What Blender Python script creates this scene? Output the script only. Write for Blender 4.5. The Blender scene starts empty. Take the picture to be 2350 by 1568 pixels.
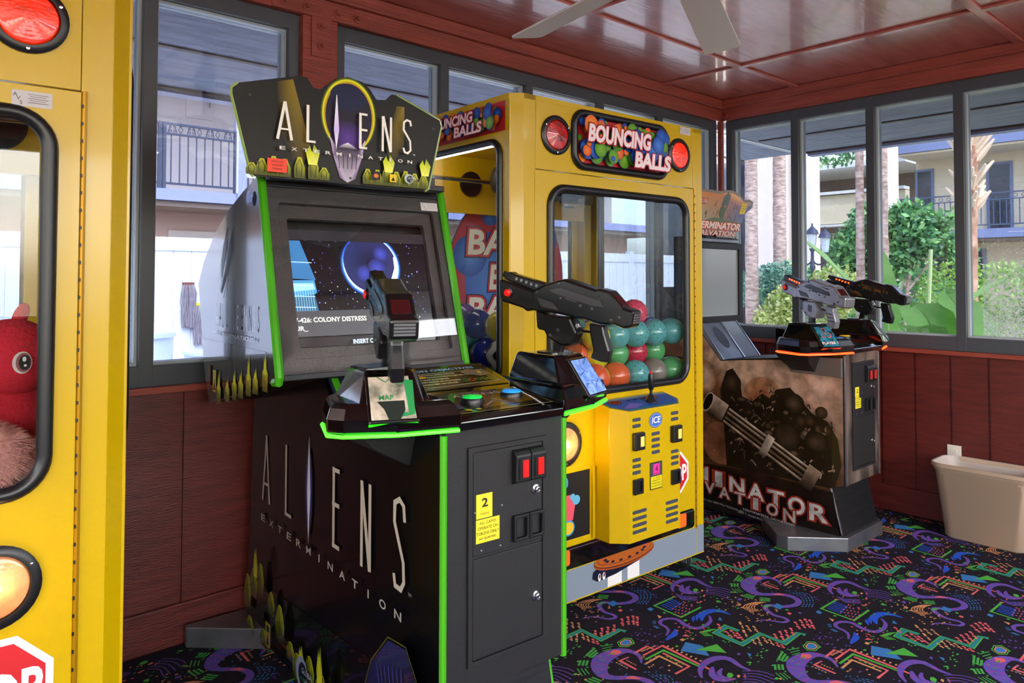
import bpy, bmesh, math, random
from mathutils import Vector, Matrix
random.seed(7)
C = bpy.data.collections.new('scene'); bpy.context.scene.collection.children.link(C)
S = bpy.context.scene
PI = math.pi
R = math.radians
# ------------------------------------------------------------------ camera
cam = bpy.data.cameras.new('camera'); co = bpy.data.objects.new('camera', cam); C.objects.link(co)
cam.sensor_width = 36; cam.lens = 1697.7/2350*36; cam.shift_y = -(784-590.7)/2350*1.0
cam.clip_start = .05
yaw, pitch, roll = R(48.063), R(1.638), R(.098)
F = Vector((math.cos(yaw)*math.cos(pitch), math.sin(yaw)*math.cos(pitch), math.sin(pitch)))
r0 = Vector((math.sin(yaw), -math.cos(yaw), 0)); U0 = r0.cross(F)
rr = r0*math.cos(roll)+U0*math.sin(roll); uu = U0*math.cos(roll)-r0*math.sin(roll)
co.matrix_world = Matrix(((rr.x, uu.x, -F.x, -4.5726), (rr.y, uu.y, -F.y, -2.8901), (rr.z, uu.z, -F.z, 1.35), (0, 0, 0, 1)))
S.camera = co
# ------------------------------------------------------------------ light
w = bpy.data.worlds.new('world'); S.world = w; w.use_nodes = True
nt = w.node_tree; bg = nt.nodes['Background']
sky = nt.nodes.new('ShaderNodeTexSky'); sky.sky_type = 'NISHITA'; sky.sun_disc = False
sky.sun_elevation = R(48); sky.sun_rotation = R(200); sky.air_density = 1.2; sky.dust_density = 3
hsv = nt.nodes.new('ShaderNodeHueSaturation'); hsv.inputs['Saturation'].default_value = .55
nt.links.new(sky.outputs[0], hsv.inputs['Color']); nt.links.new(hsv.outputs[0], bg.inputs[0]); bg.inputs[1].default_value = 1.1
sl = bpy.data.lights.new('sun', 'SUN'); sl.energy = 4.6; sl.angle = R(1.5); sl.color = (1, .95, .85)
so = bpy.data.objects.new('sun', sl); C.objects.link(so)
so.rotation_euler = Vector((.32, .42, -.95)).to_track_quat('-Z', 'Y').to_euler()
S.view_settings.view_transform = 'Standard'; S.view_settings.look = 'None'; S.view_settings.gamma = 1
S.view_settings.use_curve_mapping = False
S.view_settings.exposure = .72
S.cycles.max_bounces = 10; S.cycles.transparent_max_bounces = 24; S.cycles.glossy_bounces = 4
S.cycles.sample_clamp_indirect = 6; S.cycles.caustics_reflective = False; S.cycles.caustics_refractive = False

# ------------------------------------------------------------------ materials
def lin(c):
    if isinstance(c, str):
        c = c.lstrip('#'); c = [int(c[i:i+2], 16)/255 for i in (0, 2, 4)]
    return tuple((x/12.92 if x <= .04045 else ((x+.055)/1.055)**2.4) for x in c[:3])+(1,)
MT = {}
def mat(name, col='#808080', rough=.5, metal=0, emit=None, es=0, noise=None, bump=0, bscale=40, stretch=(1, 1, 1), spec=.5, coat=0, trans=0, alpha=1):
    """noise=(colour2, scale, lo, hi)"""
    m = bpy.data.materials.new(name); m.use_nodes = True; n = m.node_tree; L = n.links.new
    b = n.nodes['Principled BSDF']
    b.inputs['Base Color'].default_value = lin(col); b.inputs['Roughness'].default_value = rough; b.inputs['Metallic'].default_value = metal
    b.inputs['Specular IOR Level'].default_value = spec; b.inputs['Coat Weight'].default_value = coat; b.inputs['Coat Roughness'].default_value = .08
    b.inputs['Transmission Weight'].default_value = trans; b.inputs['Alpha'].default_value = alpha
    if emit: b.inputs['Emission Color'].default_value = lin(emit); b.inputs['Emission Strength'].default_value = es
    if noise or bump:
        tc = n.nodes.new('ShaderNodeTexCoord'); mp = n.nodes.new('ShaderNodeMapping'); mp.inputs['Scale'].default_value = stretch
        L(tc.outputs['Object'], mp.inputs[0])
    if noise:
        nz = n.nodes.new('ShaderNodeTexNoise'); nz.inputs['Scale'].default_value = noise[1]; nz.inputs['Detail'].default_value = 6
        L(mp.outputs[0], nz.inputs[0])
        cr = n.nodes.new('ShaderNodeValToRGB'); cr.color_ramp.elements[0].position = noise[2]; cr.color_ramp.elements[1].position = noise[3]
        cr.color_ramp.elements[0].color = lin(col); cr.color_ramp.elements[1].color = lin(noise[0])
        L(nz.outputs[0], cr.inputs[0]); L(cr.outputs[0], b.inputs['Base Color'])
    if bump:
        n2 = n.nodes.new('ShaderNodeTexNoise'); n2.inputs['Scale'].default_value = bscale; n2.inputs['Detail'].default_value = 8
        L(mp.outputs[0], n2.inputs[0]); bp = n.nodes.new('ShaderNodeBump'); bp.inputs['Strength'].default_value = bump; bp.inputs['Distance'].default_value = .01
        L(n2.outputs[0], bp.inputs['Height']); L(bp.outputs[0], b.inputs['Normal'])
    MT[name] = m; return m
def glass(name, tint='#ffffff', refl=1.0, haze=0, rough=0.0):
    m = bpy.data.materials.new(name); m.use_nodes = True; n = m.node_tree; n.nodes.clear(); L = n.links.new
    o = n.nodes.new('ShaderNodeOutputMaterial'); t = n.nodes.new('ShaderNodeBsdfTransparent'); t.inputs[0].default_value = lin(tint)
    g = n.nodes.new('ShaderNodeBsdfGlossy'); g.inputs['Roughness'].default_value = rough
    ge = n.nodes.new('ShaderNodeNewGeometry'); dt = n.nodes.new('ShaderNodeVectorMath'); dt.operation = 'DOT_PRODUCT'; L(ge.outputs['Normal'], dt.inputs[0]); L(ge.outputs['Incoming'], dt.inputs[1])
    def M_(op, a, b_=None):
        q = n.nodes.new('ShaderNodeMath'); q.operation = op
        for i_, x_ in enumerate((a, b_)):
            if x_ is None: continue
            if isinstance(x_, (int, float)): q.inputs[i_].default_value = x_
            else: L(x_, q.inputs[i_])
        return q
    fr = M_('ADD', M_('MULTIPLY', M_('POWER', M_('SUBTRACT', 1.0, M_('ABSOLUTE', dt.outputs['Value']).outputs[0]).outputs[0], 5.0).outputs[0], .96).outputs[0], .04)
    mm = n.nodes.new('ShaderNodeMath'); mm.operation = 'MULTIPLY'; mm.inputs[1].default_value = refl
    mx = n.nodes.new('ShaderNodeMixShader'); L(fr.outputs[0], mm.inputs[0]); L(mm.outputs[0], mx.inputs[0]); L(t.outputs[0], mx.inputs[1]); L(g.outputs[0], mx.inputs[2])
    last = mx
    if haze:
        d = n.nodes.new('ShaderNodeBsdfDiffuse'); d.inputs[0].default_value = (.8, .82, .85, 1); m2 = n.nodes.new('ShaderNodeMixShader'); m2.inputs[0].default_value = haze
        L(mx.outputs[0], m2.inputs[1]); L(d.outputs[0], m2.inputs[2]); last = m2
    L(last.outputs[0], o.inputs[0]); MT[name] = m; return m
def artmat(name, rough=.3, coat=0, es=0, spec=.5, noise=0):
    m = bpy.data.materials.new(name); m.use_nodes = True; n = m.node_tree; L = n.links.new; b = n.nodes['Principled BSDF']
    a = n.nodes.new('ShaderNodeVertexColor'); a.layer_name = 'Col'
    src = a.outputs[0]
    if noise:
        tc = n.nodes.new('ShaderNodeTexCoord'); nz = n.nodes.new('ShaderNodeTexNoise'); nz.inputs['Scale'].default_value = noise; nz.inputs['Detail'].default_value = 4
        L(tc.outputs['Object'], nz.inputs[0]); mr = n.nodes.new('ShaderNodeMapRange'); mr.inputs[1].default_value = .35; mr.inputs[2].default_value = .65; mr.inputs[3].default_value = .55; mr.inputs[4].default_value = 1.25
        L(nz.outputs[0], mr.inputs[0]); mx = n.nodes.new('ShaderNodeVectorMath'); mx.operation = 'SCALE'; L(src, mx.inputs[0]); L(mr.outputs[0], mx.inputs['Scale']); src = mx.outputs[0]
    L(src, b.inputs['Base Color']); b.inputs['Roughness'].default_value = rough; b.inputs['Coat Weight'].default_value = coat; b.inputs['Specular IOR Level'].default_value = spec
    if es: L(src, b.inputs['Emission Color']); b.inputs['Emission Strength'].default_value = es
    MT[name] = m; return m
mat('redwall', '#68241d', .42, noise=('#501915', 6, .35, .7), bump=.25, bscale=30, stretch=(1, 1, 8))
mat('redbeam', '#a24a3a', .4, noise=('#883c2e', 3, .35, .7), bump=.5, bscale=14, stretch=(1, 1, 12))
mat('redceil', '#c46e62', .26, noise=('#aa5a50', 3, .3, .7), bump=.3, bscale=7, stretch=(1, 6, 1), spec=.8, coat=.5)
mat('frame', '#46494f', .38, spec=.5)
mat('framelight', '#aab4b6', .35)
mat('soffit', '#8c96b4', .6, noise=('#656d88', 4, .3, .7), bump=.7, bscale=10, stretch=(1, 5, 5))
mat('soffit2', '#8c96a8', .6, noise=('#656d88', 4, .3, .7), bump=.7, bscale=10, stretch=(5, 1, 5))
mat('brown', '#4a2a28', .6); mat('vent', '#e8e8ea', .6); mat('fascia', '#9a9fc0', .6)
mat('fillglow', '#ffffff', .5, emit='#f4f7ff', es=13)  # emission of the fill lights added out of view
mat('yellow', '#c8a600', .28, coat=.3); mat('yellowin', '#f0c200', .4)
mat('gasket', '#15161a', .35); mat('black', '#0d0d0f', .45); mat('blackgloss', '#060607', .08, coat=1); mat('blackmat', '#161517', .58, bump=.2, bscale=400)
mat('bezel', '#4c4a49', .5, bump=.15, bscale=120)
mat('edgegreen', '#46a41a', .3); mat('ledgreen', '#39ff14', .3, emit='#35ff20', es=3.0); mat('ledred', '#ff3010', .3, emit='#ff3a10', es=4)
mat('chrome', '#c8cacc', .18, metal=1); mat('brushed', '#9a9ba0', .38, metal=.85, noise=('#7d7e84', 8, .3, .7)); mat('steel', '#8c8f94', .35, metal=.7)
mat('redlens', '#a80c06', .1, coat=1, emit='#ff2000', es=.1, noise=('#300202', 22, .42, .6), bump=.4, bscale=60, stretch=(1, 1, 3)); mat('redlenson', '#f02408', .1, coat=1, emit='#ff3208', es=.4, noise=('#7a0a02', 22, .42, .62), bump=.4, bscale=60, stretch=(1, 1, 3))
mat('warmlens', '#c88a60', .15, coat=1, emit='#ffa468', es=.3, noise=('#7c4a2c', 12, .35, .65), bump=.5, bscale=30)
mat('redbtn', '#d01810', .25, emit='#ff1808', es=.25); mat('greenbtn', '#18c850', .2, emit='#10c040', es=.35); mat('bluebtn', '#2a98e8', .15, emit='#1888e0', es=.35); mat('yellowbtn', '#f0c000', .2)
mat('redwin', '#b01410', .15, emit='#ff2010', es=.2, coat=1); mat('amber', '#e8c060', .2, emit='#ffc850', es=.3)
mat('white', '#e8e8e6', .5); mat('fanwhite', '#dcd9d2', .45); mat('bin', '#b59c84', .4); mat('liner', '#d8d4cf', .25, alpha=.45)
mat('greyband', '#7f8a96', .35); mat('orange', '#ff6a1a', .4); mat('outlet', '#e6dfcf', .4); mat('screenoff', '#8d949a', .1, coat=1)
mat('plateblue', '#8fb4f0', .25, emit='#86a8f0', es=.2, noise=('#5b7fd0', 30, .4, .6)); mat('platemar', '#d8c8b4', .2, noise=('#5a5f50', 18, .45, .7)); mat('plateteal', '#2c7c94', .25, noise=('#18303a', 40, .45, .6))
mat('speakermesh', '#1c2c4c', .6); mat('rubber', '#101010', .8); mat('caster', '#55585c', .3, alpha=.6)
mat('gunblack', '#0b0b0d', .3, coat=.3); mat('gunsilver', '#9a9aa2', .3, metal=.55, noise=('#7d7d88', 12, .4, .7))
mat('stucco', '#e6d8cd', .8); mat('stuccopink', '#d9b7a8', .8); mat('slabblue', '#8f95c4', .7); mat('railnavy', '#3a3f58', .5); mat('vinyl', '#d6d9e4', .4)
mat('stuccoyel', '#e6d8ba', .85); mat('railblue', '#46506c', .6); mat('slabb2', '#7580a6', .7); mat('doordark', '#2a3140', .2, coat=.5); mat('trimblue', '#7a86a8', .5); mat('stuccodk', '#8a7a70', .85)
mat('barrelw', '#c8d6ea', .35); mat('mopg', '#8e8690', .9); mat('mopc', '#7a4438', .7); mat('mopy', '#e6c820', .4)
mat('bark', '#c9b0a4', .9, noise=('#8f7468', 9, .35, .65), bump=1, bscale=16, stretch=(1, 1, 3)); mat('barktan', '#c9a084', .9, noise=('#8c5e44', 9, .35, .65), bump=1, bscale=14); mat('boot', '#d8c0a4', .8)
mat('lampmetal', '#3c4058', .4); mat('lampglass', '#d8e4e8', .1, alpha=.6); mat('soil', '#8c8470', 1, noise=('#a49a80', 5, .4, .7)); mat('concrete', '#dcd6cc', .9)
mat('leafbanana', '#b4dc84', .35, noise=('#8cc068', 3, .3, .7)); mat('rib', '#cfe0a0', .5)
mat('paper', '#d6d4d6', .5)
glass('pane', '#b4bac4', .9, haze=.015); glass('craneglass', '#f4f6f6', .9); glass('acrylic', '#dfe9e0', .8); glass('panespray', '#ffffff', .8, haze=.28); glass('screenglass', '#f4f4f4', .75); glass('openpane', '#ffffff', .5)
artmat('art', .3, .4); artmat('artflat', .6); artmat('artglow', .25, .3, .55); artmat('screen', .15, 0, 1.5); artmat('artmarq', .42, 0, .06, .25); artmat('carpetart', .95, spec=.1); artmat('leaf', .5); artmat('artdark', .22, .6); artmat('grunge', .3, .4, 0, .5, 14)
for nm, rg in (('plushred', '#d8283c'), ('plushpink', '#d89a90'), ('plushblue', '#1a7fb0'), ('plushyel', '#e8b818'), ('plushrose', '#c47c90')): mat(nm, rg, .95, bump=.6, bscale=90)

def leafy(name, k):
    n = MT[name].node_tree; L = n.links.new; b = n.nodes['Principled BSDF']; t = n.nodes.new('ShaderNodeBsdfTranslucent')
    if b.inputs['Base Color'].is_linked: L(b.inputs['Base Color'].links[0].from_socket, t.inputs[0])
    mx = n.nodes.new('ShaderNodeMixShader'); mx.inputs[0].default_value = k; L(b.outputs[0], mx.inputs[1]); L(t.outputs[0], mx.inputs[2]); L(mx.outputs[0], n.nodes['Material Output'].inputs[0])
leafy('leafbanana', .5); leafy('leaf', .3)
# ------------------------------------------------------------------ mesh builder
class MB:
    def __init__(s): s.v = []; s.f = []; s.m = []; s.c = []; s.hasc = False
    def add(s, vs, fs, m=0, col=None):
        k = len(s.v); s.v += [tuple(v) for v in vs]
        for f in fs:
            s.f.append(tuple(i+k for i in f)); s.m.append(m)
            if col is not None: s.hasc = True
            s.c.append([col]*len(f) if (col is None or not isinstance(col, list)) else [col[i] for i in f])
        return s
    def box(s, x0, x1, y0, y1, z0, z1, m=0, M=None, col=None):
        vs = [Vector((x, y, z)) for z in (z0, z1) for y in (y0, y1) for x in (x0, x1)]
        if M: vs = [M @ v for v in vs]
        return s.add(vs, [(0, 2, 3, 1), (4, 5, 7, 6), (0, 1, 5, 4), (2, 6, 7, 3), (0, 4, 6, 2), (1, 3, 7, 5)], m, col)
    def prism(s, pts, a, b, f, m=0, col=None):
        """pts 2D, f(u,v,w)->3D, extruded from w=a to w=b"""
        n = len(pts); vs = [f(u, v, a) for u, v in pts]+[f(u, v, b) for u, v in pts]
        fs = [tuple(range(n))[::-1], tuple(range(n, 2*n))]+[(i, (i+1) % n, n+(i+1) % n, n+i) for i in range(n)]
        return s.add(vs, fs, m, col)
    def loft(s, rings, m=0, cap=True, col=None):
        n = len(rings[0]); vs = [p for r in rings for p in r]; fs = []
        for k in range(len(rings)-1):
            for i in range(n): j = (i+1) % n; fs.append((k*n+i, k*n+j, (k+1)*n+j, (k+1)*n+i))
        if cap: fs += [tuple(range(n))[::-1], tuple((len(rings)-1)*n+i for i in range(n))]
        return s.add(vs, fs, m, col)
    def tube(s, path, r, seg=10, m=0, closed=False, col=None, cap=True):
        P = [Vector(p) for p in path]; n = len(P); rs = r if isinstance(r, (list, tuple)) else [r]*n; rings = []; up = None
        for i, p in enumerate(P):
            if closed: t = (P[(i+1) % n]-P[i-1]).normalized()
            else: t = (P[min(i+1, n-1)]-P[max(i-1, 0)]).normalized()
            if up is None: up = t.orthogonal().normalized()
            up = (up-t*up.dot(t)); up = up.normalized() if up.length > 1e-6 else t.orthogonal().normalized()
            q = t.cross(up); rings.append([p+(up*math.cos(2*PI*k/seg)+q*math.sin(2*PI*k/seg))*rs[i] for k in range(seg)])
        if closed: rings.append(rings[0])
        return s.loft(rings, m, cap and not closed, col)
    def cyl(s, a, b, r, r2=None, seg=20, m=0, col=None): return s.tube([a, b], [r, r if r2 is None else r2], seg, m, col=col)
    def lathe(s, prof, f, seg=24, m=0, cap=True):
        """prof [(r,h)], f(x,y,h)->3D"""
        return s.loft([[f(r*math.cos(2*PI*k/seg), r*math.sin(2*PI*k/seg), h) for k in range(seg)] for r, h in prof], m, cap)
    def ball(s, c, r, seg=20, rings=12, m=0, sc=(1, 1, 1), colf=None, M=None):
        vs = []; cl = []
        for i in range(rings+1):
            th = PI*i/rings
            for k in range(seg):
                ph = 2*PI*k/seg; d = Vector((math.sin(th)*math.cos(ph), math.sin(th)*math.sin(ph), math.cos(th)))
                q = Vector((d.x*r*sc[0], d.y*r*sc[1], d.z*r*sc[2]))
                if M: q = M @ q
                vs.append(Vector(c)+q)
                if colf: cl.append(colf(d))
        fs = [(i*seg+k, (i+1)*seg+k, (i+1)*seg+(k+1) % seg, i*seg+(k+1) % seg) for i in range(rings) for k in range(seg)]
        return s.add(vs, fs, m, cl if colf else None)
    def build(s, name, mats, parent=None, smooth=False, bevel=0, seg=2, angle=40, loc=None):
        me = bpy.data.meshes.new(name); me.from_pydata(s.v, [], s.f); me.validate(clean_customdata=False)
        for q in (mats if isinstance(mats, (list, tuple)) else [mats]): me.materials.append(MT[q])
        if len(me.polygons) == len(s.f):
            me.polygons.foreach_set('material_index', s.m)
            if s.hasc:
                ca = me.color_attributes.new('Col', 'FLOAT_COLOR', 'CORNER'); dat = []
                for f in s.c:
                    for c in f: dat += (c or (1, 1, 1, 1))
                ca.data.foreach_set('color', dat)
        if not s.hasc or bevel:
            bm = bmesh.new(); bm.from_mesh(me); bmesh.ops.remove_doubles(bm, verts=bm.verts, dist=1e-6)
            bmesh.ops.recalc_face_normals(bm, faces=bm.faces); bm.to_mesh(me); bm.free()
        if smooth: me.polygons.foreach_set('use_smooth', [True]*len(me.polygons))
        if smooth:
            try: me.set_sharp_from_angle(angle=R(angle))
            except Exception: pass
        o = bpy.data.objects.new(name, me); C.objects.link(o)
        if parent: o.parent = parent
        if loc: o.location = loc
        if bevel:
            b = o.modifiers.new('bevel', 'BEVEL'); b.width = bevel; b.segments = seg; b.limit_method = 'ANGLE'; b.angle_limit = R(35)
            b.harden_normals = False
        return o
def empty(name, loc=(0, 0, 0), rz=0):
    o = bpy.data.objects.new(name, None); o.empty_display_size = .1; C.objects.link(o); o.location = loc; o.rotation_euler = (0, 0, R(rz)); return o
def tag(o, label, cat, group=None):
    o['label'] = label; o['category'] = cat
    if group: o['group'] = group
    return o
def struct(o): o['kind'] = 'structure'; return o
XZ = lambda u, v, w: Vector((u, w, v))
YZ = lambda u, v, w: Vector((w, u, v))
XY = lambda u, v, w: Vector((u, v, w))
def circ(n, r, cx=0, cy=0, ry=None, a0=0): return [(cx+r*math.cos(a0+2*PI*k/n), cy+(ry or r)*math.sin(a0+2*PI*k/n)) for k in range(n)]
def rrect(x0, x1, y0, y1, r, n=6):
    P = []
    for cx, cy, a in ((x1-r, y1-r, 0), (x0+r, y1-r, 90), (x0+r, y0+r, 180), (x1-r, y0+r, 270)):
        P += [(cx+r*math.cos(R(a+90*i/n)), cy+r*math.sin(R(a+90*i/n))) for i in range(n+1)]
    return P
# ------------------------------------------------------------------ flat printed artwork: polygons on a plane
_tx = {}
def glyphs(t, off=0, space=1, bold=0):
    k = (t, off, space)
    if k in _tx: return _tx[k]
    c = bpy.data.curves.new('t', 'FONT'); c.body = t; c.size = 1; c.offset = off; c.space_character = space; c.resolution_u = 3; c.fill_mode = 'FRONT'
    o = bpy.data.objects.new('t', c); C.objects.link(o); bpy.context.view_layer.update()
    me = bpy.data.meshes.new_from_object(o.evaluated_get(bpy.context.evaluated_depsgraph_get()))
    r = ([(v.co.x, v.co.y) for v in me.vertices], [tuple(p.vertices) for p in me.polygons])
    bpy.data.objects.remove(o); bpy.data.curves.remove(c); bpy.data.meshes.remove(me); _tx[k] = r; return r
class Art:
    def __init__(s, o, u, v, n, eps=.00025, mb=None):
        s.o, s.u, s.v, s.n, s.e = Vector(o), Vector(u).normalized(), Vector(v).normalized(), Vector(n).normalized(), eps; s.k = 1; s.mb = mb or MB()
    def P(s, p, k=None): return s.o+s.u*p[0]+s.v*p[1]+s.n*s.e*(s.k if k is None else k)
    def poly(s, pts, col):
        s.k += 1
        if isinstance(col, list): s.mb.add([s.P(p) for p in pts], [tuple(range(len(pts)))], 0, [lin(c) for c in col])
        else: s.mb.add([s.P(p) for p in pts], [tuple(range(len(pts)))], 0, lin(col))
        return s
    def grad(s, c, r, ci, co_, n=28, ry=None, rin=0, steps=4, up=True):
        """radial gradient disc"""
        if up: s.k += 1
        ry = ry or r; a, b = lin(ci), lin(co_); vs = [s.P(c)]; cl = [a]; fs = []
        for j in range(1, steps+1):
            t = j/steps
            for k in range(n): vs.append(s.P((c[0]+r*t*math.cos(2*PI*k/n), c[1]+ry*t*math.sin(2*PI*k/n)))); cl.append(tuple(a[q]*(1-t)+b[q]*t for q in range(4)))
        for k in range(n): fs.append((0, 1+k, 1+(k+1) % n))
        for j in range(steps-1):
            for k in range(n): fs.append((1+j*n+k, 1+(j+1)*n+k, 1+(j+1)*n+(k+1) % n, 1+j*n+(k+1) % n))
        s.mb.add(vs, fs, 0, cl); return s
    def ell(s, x, y, rx, ry=None, col='#ffffff', n=20): return s.poly(circ(n, rx, x, y, ry or rx), col)
    def rect(s, x0, y0, x1, y1, col): return s.poly([(x0, y0), (x1, y0), (x1, y1), (x0, y1)], col)
    def stroke(s, pts, w, col, taper=False, up=True, cl=None):
        if up: s.k += 1
        n = len(pts); ws = w if isinstance(w, (list, tuple)) else [w]*n
        if len(ws) < n: ws = [ws[min(int(i*len(ws)/n), len(ws)-1)] for i in range(n)]
        L = []; Rr = []
        for i, p in enumerate(pts):
            a = pts[max(i-1, 0)]; b = pts[min(i+1, n-1)]; dx, dy = b[0]-a[0], b[1]-a[1]; l = math.hypot(dx, dy) or 1
            k = 1
            if 0 < i < n-1:
                d1 = (p[0]-a[0], p[1]-a[1]); l1 = math.hypot(*d1) or 1; k = min(1.6, 1/max(.4, abs((d1[0]*dx+d1[1]*dy)/(l1*l))))
            h = ws[i]/2*k; L.append((p[0]-dy/l*h, p[1]+dx/l*h)); Rr.append((p[0]+dy/l*h, p[1]-dx/l*h))
        vs = [s.P(q) for q in L+Rr]
        c = [lin(q) for q in cl]*2 if cl else lin(col)
        s.mb.add(vs, [(i, n+i, n+i+1, i+1) for i in range(n-1)], 0, c); return s
    def text(s, t, x, y, h, col, sx=1, off=0, align='c', space=1, rot=0, slant=0, width=None, out=None):
        if out:
            for oo, oc in out: s.text(t, x, y, h, oc, sx, off+oo, align, space, rot, slant, width)
        vs, fs = glyphs(t, off, space); b, _ = glyphs(t, 0, space); s.k += 1
        x0 = min(v[0] for v in b); x1 = max(v[0] for v in b); k = h/.72
        if width: sx = width/((x1-x0)*k)
        ax = {'c': (x0+x1)/2, 'l': x0, 'r': x1}[align]; ca, sa = math.cos(R(rot)), math.sin(R(rot)); q = []
        for vx, vy in vs:
            px = (vx-ax)*k*sx+slant*vy*k; py = vy*k-h/2; q.append(s.P((x+px*ca-py*sa, y+px*sa+py*ca)))
        s.mb.add(q, fs, 0, lin(col)); return s
    def build(s, name, m='art', parent=None): return s.mb.build(name, m, parent)
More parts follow.
